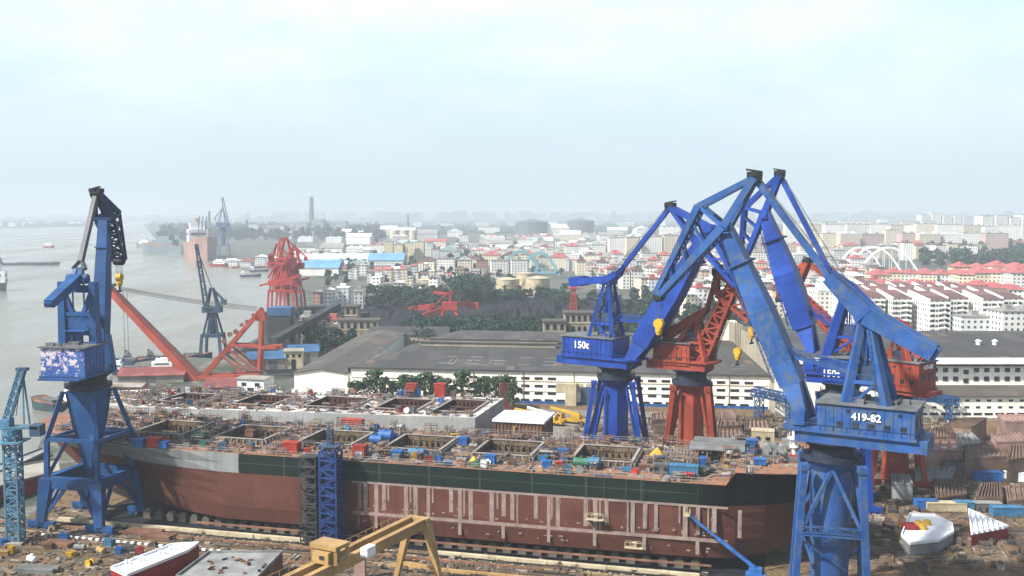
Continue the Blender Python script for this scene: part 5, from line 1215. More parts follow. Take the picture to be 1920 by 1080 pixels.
# lorry mounted cranes on the concrete apron
def truck(label, p, rz, boomc, up):
    c = thing('mobile_crane', label, 'mobile crane', p, rz, 'mobile cranes parked on the apron'); LOC[c.name] = V((0, 0, 0))
    k = MB(); k.box((0, 0, 1.15), (11, 2.5, .7)); k.box((-3.4, 0, 1.6), (3, 2.3, .3)); part('chassis', k, M['yelb'], c)
    k = MB(); k.box((4.6, 0, 2.2), (2.0, 2.5, 1.7)); cb = part('cab', k, boomc, c); k = MB(); k.box((5.63, 0, 2.5), (.06, 2.1, .8)); k.box((4.8, -1.27, 2.5), (1.1, .06, .7)); k.box((4.8, 1.27, 2.5), (1.1, .06, .7)); part('window', k, M['glass'], cb)
    for x in (-4.2, -2.8, 2.2, 3.8):
        for y in (-1.1, 1.1): k = MB(); k.tube((x, y - .22, .6), (x, y + .22, .6), .6, 12); part('wheel', k, M['black'], c)
    k = MB(); k.box((-1.2, 0, 2.2), (3.4, 2.3, 1.5)); part('turntable', k, M['yelb'], c)
    k = MB(); k.bar((-2.4, 0, 3.1), (4.2, 0, 3.4 + up), .95); k.bar((4.2, 0, 3.4 + up), (8.2, 0, 3.6 + up * 1.6), .7); part('boom', k, boomc, c)
truck('yellow lorry crane with yellow boom, left one of the pair on the apron', G(1008, 795), 2.75, M['yelb'], .6)
truck('yellow lorry crane with white boom, right one of the pair on the apron', G(1029, 796), 2.6, M['whitep'], .9)
truck('lone yellow lorry crane parked on the apron left of the blue 150t crane', G(1074, 794), 2.65, M['yelb'], .7)
# blue lattice racks
for px, py, w_, rzz, lab in ((1452, 788, 15, -.5, 'blue steel lattice rack before the warehouse, left of the nearest crane jib'), (1735, 790, 20, -.25, 'blue steel lattice rack behind the house of the nearest crane')):
    p = G(px, py); c = thing('lattice_rack', lab, 'steel rack', p, rzz); LOC[c.name] = V((0, 0, 0)); k = MB()
    k.truss((-w_ / 2, -2.5, 9.5), (w_ / 2, -2.5, 7.5), 2, 2, 9, .28); k.truss((-w_ / 2, 2.5, 9.5), (w_ / 2, 2.5, 7.5), 2, 2, 9, .28); part('girder', k, M['blue_left'], c)
    for x in (-w_ * .35, w_ * .35):
        k = MB(); k.truss((x, 0, 0), (x, 0, 8.4), 1.6, 6, 4, .3, up=(0, 1, 0)); part('leg', k, M['blue_left'], c)
# bits in the near left yard
for px, py, kind, mt, lab in ((60, 1056, 'tank', 'whitep', 'white cylinder heap item in the left foreground'), (8, 1044, 'bin', 'yellow', 'orange yellow bin at the left picture edge'), (22, 1038, 'bin', 'yelb', 'orange cabinet beside the foot of the tower crane'), (6, 1022, 'bin', 'blueb', 'blue cabinet left of the tower crane foot'),
    (98, 996, 'drum', 'yellow', 'orange drum before the left bogie of the bow crane'), (168, 1062, 'drum', 'yelb', 'yellow drum in the foreground left of the crimson bow'), (134, 1044, 'bin', 'yelb', 'yellow bin in the foreground yard, left of the drum'), (224, 1040, 'bin', 'blueb', 'blue upright bin above the crimson bow'),
    (205, 1024, 'bin', 'cyanb', 'pale blue bin behind the upright blue bin'), (262, 1038, 'drum', 'redb', 'red drum above the crimson bow'), (120, 1014, 'bin', 'blueb', 'blue bin before the near bogies of the bow crane'), (150, 1034, 'tank', 'greyp', 'grey tank in the foreground yard'), (240, 1036, 'gas', 'greyp', 'grey bottle rack beside the red drum'), (190, 1040, 'tank', 'yellow', 'ochre tank between yellow bin and pale blue bin'), (92, 1030, 'bin', 'rust', 'rusty bin in the left foreground')):
    gear(G(px, py), kind, mt, lab, 'gear lying in the left foreground yard')
for px, py, L, lab in ((110, 1024, 7, 'sloping rust red plate stack in the left foreground'), (270, 1002, 9, 'orange brown girder stack right of the bow crane'), (300, 1010, 7, 'brown girder stack nearer to the crimson bow'), (70, 1072, 9, 'dark grey plate rack at the bottom left corner')):
    p = G(px, py); c = thing('girder_stack', lab, 'steel stack', p, SA + .1); LOC[c.name] = V((0, 0, 0)); k = MB()
    for i in range(5):
        for j in range(2): k.bar((-L / 2 + R.uniform(0, .8), -1.2 + i * .6, .3 + j * .5), (L / 2 - R.uniform(0, .8), -1.2 + i * .6, .3 + j * .5), .42, .42)
    part('girders', k, M['greyp'] if 'grey' in lab else M['rust'], c); k = MB()
    for x in (-L * .3, L * .3): k.box((x, 0, .08), (.3, 3.2, .14))
    part('bearers', k, M['conc'], c)
p = G(676, 1090); c = thing('steel_column', 'pale pink steel column standing under the yellow gantry girder', 'column', p); k = MB(); k.bar(p, p + V((0, 0, 6)), 2.0, 2.4); part('shaft', k, M['pinkp'], c); k = MB(); k.box(p + V((0, 0, .3)), (3, 3.4, .6)); part('base', k, M['conc'], c)
# dry dock gate and quay pieces left of the bow
t = plan('dock_caisson', 'flat grey caisson with dark red side wall in the water left of the bow crane', 'caisson', [(-60, 908), (20, 878), (108, 862), (112, 886), (20, 908), (-60, 934)], 4, (M['redbow'], M['conc']))
t = plan('mooring_pontoon', 'grey green mooring pontoon lying in the river left of the bow', 'pontoon', [(-40, 888), (80, 842), (88, 848), (-20, 900)], 1.2, (M['navy_crane'], M['greyp']))
# ================= boats on the river =================
def boat(label, p, L, B, h, rz, hullm, supm, sup=(.62, .9, 2.6), cat='boat', group=None, name='boat', masts=0, deckm=None, hatch=0):
    c = thing(name, label, cat, (p.x, p.y, -3), rz, group); LOC[c.name] = V((0, 0, 0)); k = MB(); out = []
    for x, y in ((-.5, .7), (-.46, .95), (-.2, 1), (.2, 1), (.38, .75), (.5, .02)): out.append((x * L, y * B / 2))
    ring = [V((x, -y, h + (h * .35 if x > L * .37 else 0))) for x, y in out] + [V((x, y, h + (h * .35 if x > L * .37 else 0))) for x, y in reversed(out)]
    low = [V((q.x * (.94 if q.x > 0 else .98), q.y * .9, -1)) for q in ring]; n = len(ring)
    k.add(low + ring, [(i, (i + 1) % n, n + (i + 1) % n, n + i) for i in range(n)]); part('hull', k, hullm, c)
    k = MB(); k.add([V((q.x * .985, q.y * .96, q.z - .25)) for q in ring], [tuple(range(n))]); part('deck', k, deckm or M['rust'], c)
    if sup:
        k = MB(); a, b, hh = sup; x0, x1 = -L / 2 + (1 - b) * L, -L / 2 + (1 - a) * L
        k.box(((x0 + x1) / 2, 0, h + hh / 2 - .2), (x1 - x0, B * .7, hh)); k.box(((x0 + x1) / 2 - .1, 0, h + hh * 1.25), ((x1 - x0) * .6, B * .55, hh * .6)); s_ = part('superstructure', k, supm, c)
        k = MB(); k.box((x1 + .03, 0, h + hh * .62), (.1, B * .55, hh * .22)); k.box(((x0 + x1) / 2, -B * .355, h + hh * .62), ((x1 - x0) * .7, .1, hh * .22)); part('window', k, M['glass'], s_)
        k = MB(); k.tube((x0 + (x1 - x0) * .3, 0, h + hh), (x0 + (x1 - x0) * .3, 0, h + hh * 1.9), B * .09, 10); part('funnel', k, hullm, c)
    for i in range(masts): k = MB(); x = -L * .2 + i * L * .28; k.tube((x, 0, h), (x, 0, h + B * .8), B * .022, 8, B * .01); k.bar((x, 0, h + B * .4), (x + L * .1, 0, h + B * .95), B * .025); part('mast', k, M['steel_grey'], c)
    if hatch:
        for i in range(hatch): k = MB(); k.box((-L * .1 + L * .45 * i / max(1, hatch), 0, h + .4), (L * .4 / hatch, B * .6, 1.0)); part('hatch_cover', k, M['steel_grey'], c)
    return c
M['boathull'] = paint('dark_teal_hull', (.03, .07, .09), .3, .2); M['bluehull'] = paint('blue_hull', (.03, .14, .3), .3, .2)
M['orangehull'] = paint('faded_orange_hull', (.42, .25, .2), .2, .03); M['navy'] = paint('naval_grey', (.2, .26, .3), .2, .03)
boat('dark teal barge moored left of the bow crane', G(92, 752), 17, 8, 3.2, 2.6, M['boathull'], M['whitep'], None, 'barge', hatch=1)
boat('small blue boat with white wheelhouse beside the dark teal barge', G(128, 748), 15, 6, 2.6, 2.3, M['bluehull'], M['white'], (.5, .85, 3.0))
boat('blue tug with white deckhouse moored behind the sheerleg boom', G(312, 690), 20, 7, 3.6, .12, M['bluehull'], M['white'], (.35, .8, 2.6))
boat('slate barge moored left of the blue tug', G(262, 688), 24, 8, 2.6, .2, M['navy_crane'], M['whitep'], (.8, .95, 2.4), 'barge', hatch=2)
for i, (px, py, L) in enumerate(((232, 672, 26), (276, 668, 24), (322, 666, 26), (360, 662, 20))):
    boat(f'low dark river barge, {ORD[i]} from the left in the moored row behind the blue tug', G(px, py), L, 7, 2.2, .1 + i * .1, M['navy_crane'], M['greyp'], (.82, .95, 2.2), 'barge', 'barges moored at the river bank', hatch=2)
boat('white and red ferry far out in the middle of the river', G(92, 462), 22, 9, 4, .1, M['redb'], M['white'], (.15, .9, 4))
boat('long dark barge train low in the water on the left', G(52, 493), 90, 14, 3, .1, M['navy_crane'], M['steel_grey'], (.9, .97, 5), 'barge', hatch=4)
boat('white green ship entering at the left picture edge', G(-42, 540), 52, 16, 8, .25, M['greyp'], M['white'], (.02, .5, 11), 'ship', name='ship')
boat('pale orange hulled cargo ship moored beside the tall hazy crane', G(378, 482), 150, 44, 27, -1.15, M['orangehull'], M['whitep'], (.72, .9, 20), 'ship', name='ship', masts=3)
boat('blue grey naval ship moored left of the pale orange ship', G(308, 473), 105, 24, 15, 2.75, M['navy'], M['navy'], (.3, .75, 11), 'ship', name='ship', masts=2)
boat('smaller white ship at the tip of the naval mooring', G(272, 462), 60, 14, 7, 2.6, M['greyp'], M['white'], (.3, .8, 6), 'ship', name='ship', masts=1)
for i, (px, py) in enumerate(((412, 496), (432, 494), (452, 497))): boat(f'red and white workboat, {ORD[i]} from the left of three beyond the thin dark crane', G(px, py), 26, 9, 4, .1 * i, M['redb'], M['white'], (.2, .8, 4), 'boat', 'workboats at the far quay')
for i, (px, py) in enumerate(((470, 514), (486, 505), (494, 498))): boat(f'flat grey river lighter, {ORD[i]} nearest of three before the red dock cranes', G(px, py), 24, 7, 2.4, .2, M['navy_crane'], M['whitep'], (.75, .95, 3), 'barge', 'lighters before the red dock cranes')

# ================= warehouses =================
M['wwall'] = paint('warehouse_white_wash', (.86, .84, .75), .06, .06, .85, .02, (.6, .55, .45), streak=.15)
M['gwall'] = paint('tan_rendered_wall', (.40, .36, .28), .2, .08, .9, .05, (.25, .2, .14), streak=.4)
M['darkroof'] = roofmat('dark_asbestos_roof', (.042, .041, .042), (.066, .063, .060), 3.0)
M['shedroof'] = roofmat('brown_grey_sheet_roof', (.07, .06, .052), (.10, .088, .075), 2.4, 1)
a, b = V((-61, 379, 0)), V((92.0, 358.6, 0)); wl = (b - a).length; wa = math.atan2(b.y - a.y, b.x - a.x)
wu = (b - a).normalized(); wn = V((-wu.y, wu.x, 0)); hW = 12.3; RM = rotz(wa)
wh = thing('warehouse', 'very long white walled warehouse with dark grey roof behind the ships', 'warehouse', a)
def WP(x, y, z): return a + wu * x + wn * y + V((0, 0, z))
k = MB(); k.prism([WP(0, 0, 0), WP(wl, 0, 0), WP(wl, 61, 0), WP(19.4, 61, 0)], 0, hW)
part('wall', k, M['wwall'], wh)
k = MB(); k.quad(WP(-.6, -.8, hW + .05), WP(wl + .2, -.8, hW + .05), WP(wl + .2, 62, 16.6), WP(-.6 + 20, 62, 16.6)); k.quad(WP(-.6, -.8, hW - .4), WP(wl + .2, -.8, hW - .4), WP(wl + .2, -.8, hW + .05), WP(-.6, -.8, hW + .05))
k.quad(WP(19.4, 62, 16.6), WP(wl + .2, 62, 16.6), WP(wl + .2, 122, 12.5), WP(19.4, 122, 12.5)); k.quad(WP(-.6, -.8, hW + .05), WP(19.4, 62, 16.6), WP(19.4, 62, 10), WP(-.6, -.8, 10))
part('roof', k, M['darkroof'], wh)
for x0, x1, y0 in ((18, 74, 42), (20, 74, 50)):
    k = MB(); z = hW + 4.3 * (y0 / 62); k.box(WP((x0 + x1) / 2, y0, z + .8), (x1 - x0, 3, 1.5), RM); rl = part('roof_monitor', k, M['gwall'], wh); k = MB(); k.box(WP((x0 + x1) / 2, y0, z + 1.62), (x1 - x0 + .8, 3.8, .2), RM); part('cap', k, M['darkroof'], rl)
for x0 in list(range(32, 150, 10)):
    for y0 in (9, 15, 21):
        if R.random() < .75: k = MB(); z = hW + 4.3 * (y0 / 62); k.bar(WP(x0, y0, z + .12), WP(x0 + 5.5, y0, z + .12), .7, .16); part('roof_light', k, M['greyp'], wh)
k = MB()
for x0, x1, y in ((36, 38, 8), (44, 52, 6)):
    k.bar(WP(x0, y, hW + .6), WP(x0, y + 10, hW + 1.4), .22); k.bar(WP(x1, y, hW + .6), WP(x1, y + 10, hW + 1.4), .22); k.bar(WP(x0, y, hW + .7), WP(x1, y, hW + .7), .22)
part('roof_walkway', k, M['conc'], wh)
for i in range(8):
    k = MB(); k.box(WP(10 + i * 18.6, -.12, hW / 2), (.3, .25, hW - .4), RM); part('pilaster', k, M['gwall'], wh)
k = MB(); k.box(WP(wl / 2, -.1, 8.4), (wl - 1, .2, .25), RM); k.box(WP(wl / 2, -.1, 4.6), (wl - 1, .2, .15), RM); part('string_course', k, M['cream'], wh)
k = MB(); k.box(WP(wl / 2, -.14, .5), (wl - 1, .2, 1.0), RM); part('blue_plinth', k, M['blueb'], wh)
nwin = 0
for x in [42 + i * 4.9 for i in range(8)] + [103 + i * 4.9 for i in range(10)]:
    for z in (3.9, 6.6, 9.4):
        k = MB(); k.box(WP(x, -.06, z), (3.0, .14, .95), RM); part('window', k, M['glass'], wh); nwin += 1
for x in (80, 85.5, 91, 97): k = MB(); k.box(WP(x, -.08, 6.2), (4.6, .1, 3.2), RM); part('shutter', k, M['cream'], wh)
for x in [62 + i * 4.4 for i in range(20)]: k = MB(); k.box(WP(x, -.2, 1.4), (3, .12, .8), RM); part('vent', k, M['glass'], wh)
k = MB(); k.box(WP(91.5, -.3, 3.4), (9, .2, 6.4), RM); part('gate', k, M['navy_crane'], wh); k = MB(); k.box(WP(83.5, -1.5, 4), (4, 3, 8), RM); part('stair_tower', k, M['cream'], wh)
# gabled shed left of it
p0 = V((-72.5, 378, 0)); sa = math.atan2(127, 8) - math.pi / 2
shed('long brown grey roofed shed with a blinding white gable', p0 + V((4.2, 66, 0)), 20.5, 128, 9.6, 1.6, M['wwall'], M['shedroof'], sa, 0, 0, 'shed', 'shed', 'y')
shed('short dark roofed shed crossing behind the long shed', V((-52, 516, 0)), 40, 20, 9, 3, M['gwall'], M['darkroof'], -.05, 0)
# tall office and workshop on the right
ow = thing('workshop_building', 'tall white workshop with stepped tan side wall and two rows of square windows', 'workshop', (92, 344, 0)); X0, Y_ = 92.8, 345; X1 = 215
k = MB(); k.box(((X0 + X1) / 2, Y_ + 41, 10), (X1 - X0, 80, 20)); part('wall', k, M['wwall'], ow)
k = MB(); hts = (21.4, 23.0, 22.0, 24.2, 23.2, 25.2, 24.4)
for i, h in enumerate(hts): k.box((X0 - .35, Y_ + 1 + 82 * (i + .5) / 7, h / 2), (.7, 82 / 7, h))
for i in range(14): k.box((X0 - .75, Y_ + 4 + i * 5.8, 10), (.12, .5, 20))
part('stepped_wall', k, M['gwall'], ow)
k = MB(); k.box((X0 - .1, Y_ - .1, 11), (4.4, 1.2, 22)); part('white_pier', k, M['wwall'], ow)
k = MB(); k.quad((X0, Y_ - .2, 20.3), (X1, Y_ - .2, 20.3), (X1, Y_ + 42, 24), (X0, Y_ + 42, 24)); k.quad((X0, Y_ + 42, 24), (X1, Y_ + 42, 24), (X1, Y_ + 81, 20.5), (X0, Y_ + 81, 20.5)); part('roof', k, M['darkroof'], ow)
k = MB(); k.box(((X0 + X1) / 2, Y_ - .9, 19.6), (X1 - X0, 1.8, 1.9)); part('eaves_band', k, M['white'], ow); k = MB(); k.box(((X0 + X1) / 2, Y_ - .3, 18.1), (X1 - X0, .4, .8)); part('eaves_shadow_strip', k, M['steel_grey'], ow)  # the lower grey strip is solid, coloured as the shadow under the eaves
for i in range(26):
    x = 128 + i * 3.55
    if x > 214: break
    for z in (13.2, 16.2): k = MB(); k.box((x, Y_ + .94, z + (-.7 if i == 8 else 0)), (1.7, .3, 1.5)); part('window', k, M['glass'], ow)
k = MB(); k.quad((124, Y_ - 7, 8.6), (X1, Y_ - 7, 8.6), (X1, Y_ + .8, 11), (124, Y_ + .8, 11)); k.quad((124, Y_ - 7, 8.2), (X1, Y_ - 7, 8.2), (X1, Y_ - 7, 8.6), (124, Y_ - 7, 8.6)); part('lean_to_roof', k, M['shedroof'], ow)
k = MB(); k.box(((124 + X1) / 2, Y_ - 2.6, 4.15), (X1 - 124, 7, 8.2)); lt = part('lean_to', k, M['wwall'], ow)
for i in range(23):
    for z, h in ((6.9, .7), (4.6, .7), (2.3, .8)): k = MB(); k.box((128 + i * 3.7, Y_ - 6.1, z), (1.4 if h < .75 else 2.8, .2, h)); part('window', k, M['glass'], lt)
k = MB(); k.box((158, Y_ - 6.2, .5), (68, .3, 1)); part('plinth', k, M['gwall'], lt)
for x, y in ((170, Y_ + 22), (176, Y_ + 22)): k = MB(); k.tube((x, y, 21), (x, y, 23.6), .8, 10); k.tube((x, y, 23.6), (x, y, 24.2), 1.2, 10, .3); part('roof_vent', k, M['whitep'], ow)
k = MB(); k.box((92, 432, 12), (8, 6, 24)); solo('white_hut', k, M['wwall'], 'narrow white block standing at the back corner of the stepped tan wall', 'building', (92, 432, 0))

# ================= trees =================
def leafball(k, c, r, n, s):
    for i in range(n):
        d = V((R.gauss(0, 1), R.gauss(0, 1), R.gauss(0, 1))).normalized() * (r * R.uniform(.45, 1.05) ** .6); p = c + V((d.x, d.y, d.z * .8))
        u = V((R.gauss(0, 1), R.gauss(0, 1), R.gauss(0, 1))).normalized(); w_ = u.orthogonal().normalized(); x = u.cross(w_); z = s * R.uniform(.6, 1.3)
        k.add([p + w_ * z, p + x * z * .8, p - w_ * z, p - x * z * .8], [(0, 1, 2, 3)])
M['leaf'] = leafmat('leaf_green', (.024, .06, .032), (.07, .125, .052)); M['leafd'] = leafmat('leaf_dark', (.018, .046, .038), (.05, .10, .068)); M['bark'] = paint('bark', (.09, .065, .045), .3, 2, .9)
def proto(seed, h, r, nclump, nleaf, s, lm):
    R.seed(seed); tk = MB(); th = h * .42; tk.tube((0, 0, -.2), (R.uniform(-.2, .2), 0, th), h * .03, 7, h * .016)
    cr = MB()
    for i in range(nclump):
        f = R.random(); a = R.uniform(0, 2 * math.pi); z = h * (.3 + .62 * f); rr = r * (1 - .75 * abs(f - .4) ** 1.2) * R.uniform(.2, .95); c = V((rr * math.cos(a), rr * math.sin(a), z))
        if i < 7: tk.bar((0, 0, th * R.uniform(.7, 1)), c, h * .014, h * .014, .06, .06)
        leafball(cr, c, r * R.uniform(.3, .48), nleaf, s)
    return mesh_of('trunk', tk, M['bark']), mesh_of('crown', cr, lm)
TP = {'near': [proto(i, 12, 4.0, 13, 46, .5, M['leaf']) for i in range(3)], 'grove': [proto(20 + i, 12, 5.2, 11, 24, .95, M['leafd']) for i in range(3)], 'city': [proto(40 + i, 13, 6.5, 9, 16, 1.7, M['leafd']) for i in range(3)]}
R.seed(77)
def tree(kind, p, sc_, label, group, i=None):
    t = thing('tree', label, 'tree', p, R.uniform(0, 6.28), group); t.scale = (sc_, sc_, sc_ * R.uniform(.9, 1.15))
    for nm_, me in zip(('trunk', 'crown'), R.choice(TP[kind])): o = bpy.data.objects.new(nm_, me); COL.objects.link(o); o.parent = t
for i in range(17):
    x = -58 + i * 3.7 + R.uniform(-.6, .6); y = 372 - (x + 61) * .134 - R.uniform(1, 4) - 2.5
    tree('near', (x, y, 0), R.uniform(.78, 1.02), f'leafy green tree, {ORD[i]} from the left in the row before the white warehouse wall', 'row of trees before the warehouse')
def scat(n, kind, reg, sc_, label, group):
    for i in range(n):
        px, py = R.uniform(reg[0], reg[1]), R.uniform(reg[2], reg[3]); tree(kind, G(px, py), R.uniform(*sc_), label, group)
def wood(name, spots, s_, lm, leaf=.9, nl=22, ncl=8):
    k = MB()
    for p, h in spots:
        k.tube(p, p + V((0, 0, h * .5)), h * .025, 5)
        for i in range(ncl):
            f = R.random(); a = R.uniform(0, 6.283); rr = h * .36 * (1 - .7 * abs(f - .35)) * R.uniform(.15, 1); leafball(k, p + V((rr * math.cos(a), rr * math.sin(a), h * (.28 + .64 * f))), h * R.uniform(.13, .2), nl, s_)
    setting(name, k, lm, 'stuff')
def pts_px(n, xr, yr, hs): return [(G(R.uniform(*xr), R.uniform(*yr)), R.uniform(*hs)) for i in range(n)]
gr = []
for i in range(520):
    Yg = R.uniform(506, 590); X = R.uniform(-62 + (Yg - 506) * .1, 86); gr.append((V((X, Yg, 0)), R.uniform(7, 12) if R.random() < .8 else R.uniform(12, 16)))
wood('grove', gr, .6, M['leafd'], nl=22, ncl=7)
wood('tree_belt', pts_px(150, (690, 1065), (556, 568), (6, 10)) + pts_px(50, (856, 920), (553, 572), (12, 24)) + pts_px(110, (690, 830), (556, 582), (6, 13)) + pts_px(70, (1040, 1300), (560, 592), (6, 11)), .9, M['leafd'], nl=18)
wood('tree_belt', pts_px(420, (300, 720), (428, 452), (16, 34)), 6, M['leafd'], nl=9, ncl=6)
wood('tree_belt', pts_px(90, (1200, 1440), (556, 612), (7, 13)), 1.2, M['leafd'])
wood('tree_belt', pts_px(130, (1725, 1940), (460, 505), (14, 24)), 2.4, M['leafd'], nl=14)
wood('tree_belt', pts_px(80, (580, 900), (470, 540), (7, 13)), 1.5, M['leafd'], nl=14)
for i in range(30):
    p = G(R.uniform(560, 690), R.uniform(596, 665)); tree('grove', p, R.uniform(.6, .95), 'dark tree among the sheds between the red frame and the long shed', 'trees among the sheds on the left')
for i in range(70): tree('city', G(R.uniform(900, 1640), R.uniform(462, 560)), R.uniform(.4, .7), 'small street tree between the crowded flats in the centre', 'street trees between the flats')
for i in range(40): tree('city', G(R.uniform(700, 1000), R.uniform(452, 500)), R.uniform(.6, 1.1), 'hazy tree between the works roofs in the middle distance', 'trees between the works roofs')
# hazy far woods: one mass without countable trees
fw = MB()
for i in range(3600):
    py = 410 + 30 * R.random() ** 1.3; px = R.uniform(430, 1960) if py > 425 else R.uniform(280, 1960); p = G(px, py); h = R.uniform(6, 15) * (1 if py > 420 else 1.3); w_ = R.uniform(14, 46)
    n = 7; top = []; a0 = R.uniform(0, 6)
    for j in range(n): t = a0 + j * 6.283 / n; top.append(V((p.x + w_ * .5 * math.cos(t) * R.uniform(.6, 1), p.y + w_ * .4 * math.sin(t), h * R.uniform(.3, .75))))
    b0 = [V((q.x, q.y, -.2)) for q in top]; fw.add(b0 + top + [V((p.x, p.y, h))], [(j, (j + 1) % n, n + (j + 1) % n, n + j) for j in range(n)] + [(n + j, n + (j + 1) % n, 2 * n) for j in range(n)])
for i in range(1300):
    py = 404 + 20 * R.random(); px = R.uniform(-120, 215); p = G(px, py)
    if p.y > 13000: continue
    h = R.uniform(8, 20); w_ = R.uniform(20, 80); n = 6; top = [V((p.x + w_ * .5 * math.cos(j * 6.283 / n) * R.uniform(.6, 1), p.y + w_ * .4 * math.sin(j * 6.283 / n), h * R.uniform(.3, .75))) for j in range(n)]
    b0 = [V((q.x, q.y, -.2)) for q in top]; fw.add(b0 + top + [V((p.x, p.y, h))], [(j, (j + 1) % n, n + (j + 1) % n, n + j) for j in range(n)] + [(n + j, n + (j + 1) % n, 2 * n) for j in range(n)])
setting('far_woods', fw, M['leafd'], 'stuff')

fs = MB()
for i in range(420):
    Yf = R.uniform(7600, 12500); X = R.uniform(-.5, .56) * Yf; h = R.uniform(20, 95) * (1 if X > -.3 * Yf else .6); fs.box((X, Yf, h / 2), (R.uniform(30, 130), 40, h))
setting('far_skyline', fs, paint('far_skyline_grey', (.3, .33, .35), .2, .002), 'stuff')
# ================= the town =================
FC = {'white': facade('white_flats_wall', (.88, .87, .82)), 'cream': facade('cream_flats_wall', (.78, .70, .54)), 'tan': facade('tan_flats_wall', (.52, .43, .34)), 'pale': facade('pale_grey_flats_wall', (.66, .69, .69)), 'pink': facade('pinkish_flats_wall', (.62, .47, .42)), 'yellow': facade('pale_yellow_flats_wall', (.76, .68, .46)),
      'brick': facade('brick_flats_wall', (.38, .2, .15)), 'works': paint('works_white_wall', (.72, .72, .68), .15, .05, .85, .1, (.4, .35, .28)), 'grey': facade('grey_works_wall', (.33, .36, .37), pu=6, pz=6)}
RF = {'red': roofmat('pink_red_tiles', (.40, .095, .095), (.50, .15, .145), 2.0), 'maroon': roofmat('maroon_tiles', (.13, .06, .06), (.18, .09, .085), 2.0, 1), 'grey': roofmat('grey_flat_roof', (.26, .25, .24), (.36, .35, .33), 8.0), 'blue': roofmat('blue_sheet_roof', (.10, .30, .55), (.18, .42, .68), 4), 'white': roofmat('white_sheet_roof', (.6, .62, .62), (.75, .77, .77), 5),
      'mint': roofmat('mint_sheet_roof', (.36, .52, .48), (.45, .6, .55), 5), 'dark': M['darkroof']}
def lab16(t):
    if len(t.split()) > 17: print('LONG', t)
    return t if len(t.split()) <= 16 else t.replace(' roofed block', ' block').replace(' flat block', ' block').replace(' hip block', ' block').replace(' the ', ' ')
CWN = {'white': 'white', 'cream': 'cream', 'tan': 'tan', 'pale': 'pale grey', 'pink': 'pinkish', 'yellow': 'pale yellow', 'brick': 'brick red', 'works': 'white', 'grey': 'grey'}
def house(label, p, w_, d_, h, wall, roof, kind, rz, name='apartment_block', cat='flats', group=None, win=0):
    c = thing(name, label, cat, p, rz, group); LOC[c.name] = V((0, 0, 0)); k = MB(); k.box((0, 0, h / 2), (w_, d_, h))
    wl_ = part('wall', k, FC[wall], c); k = MB(); o = .8; a, b = w_ / 2 + o, d_ / 2 + o
    if kind == 'flat':
        k.box((0, 0, h + .45), (w_ + .6, d_ + .6, .9))
        for i in range(max(1, int(w_ / 14))): k.box((-w_ / 2 + w_ * (i + .5) / max(1, int(w_ / 14)), 0, h + 2.1), (4, 4, 2.6))
    elif kind == 'hip':
        rs = min(w_, d_) * .3; r = max(0, a - b) if a > b else 0; r2 = max(0, b - a)
        k.add([(-a, -b, h), (a, -b, h), (a, b, h), (-a, b, h), (-r, -r2, h + rs), (r, r2, h + rs)] , [(0, 1, 5, 4), (2, 3, 4, 5), (1, 2, 5), (3, 0, 4), (3, 2, 1, 0)] if a > b else [(0, 1, 4), (1, 2, 5, 4), (2, 3, 5), (3, 0, 4, 5), (3, 2, 1, 0)])
        for i in range(max(1, int(w_ / 16))): x = -w_ / 2 + w_ * (i + .5) / max(1, int(w_ / 16)); k.box((x, -d_ * .28, h + rs * .45), (2.4, 2.4, 2.6))
    else:
        rs = min(w_, d_) * .22
        if w_ >= d_: k.add([(-a, -b, h), (a, -b, h), (a, b, h), (-a, b, h), (-a, 0, h + rs), (a, 0, h + rs)], [(0, 1, 5, 4), (2, 3, 4, 5), (1, 2, 5), (3, 0, 4), (3, 2, 1, 0)])
        else: k.add([(-a, -b, h), (a, -b, h), (a, b, h), (-a, b, h), (0, -b, h + rs), (0, b, h + rs)], [(0, 1, 4), (1, 2, 5, 4), (2, 3, 5), (3, 0, 4, 5), (3, 2, 1, 0)])
    part('roof', k, RF[roof], c)
    if win:
        for i in range(win):
            for z in [1.8 + 2.9 * q for q in range(int((h - 1) / 2.9))]: k = MB(); k.box((-w_ / 2 + w_ * (i + .5) / win, -d_ / 2 - .05, z), (w_ / win * .42, .14, 1.4)); part('window', k, M['glass'], c)
    return c
FK, RK = list(FC), list(RF); farmb = MB()
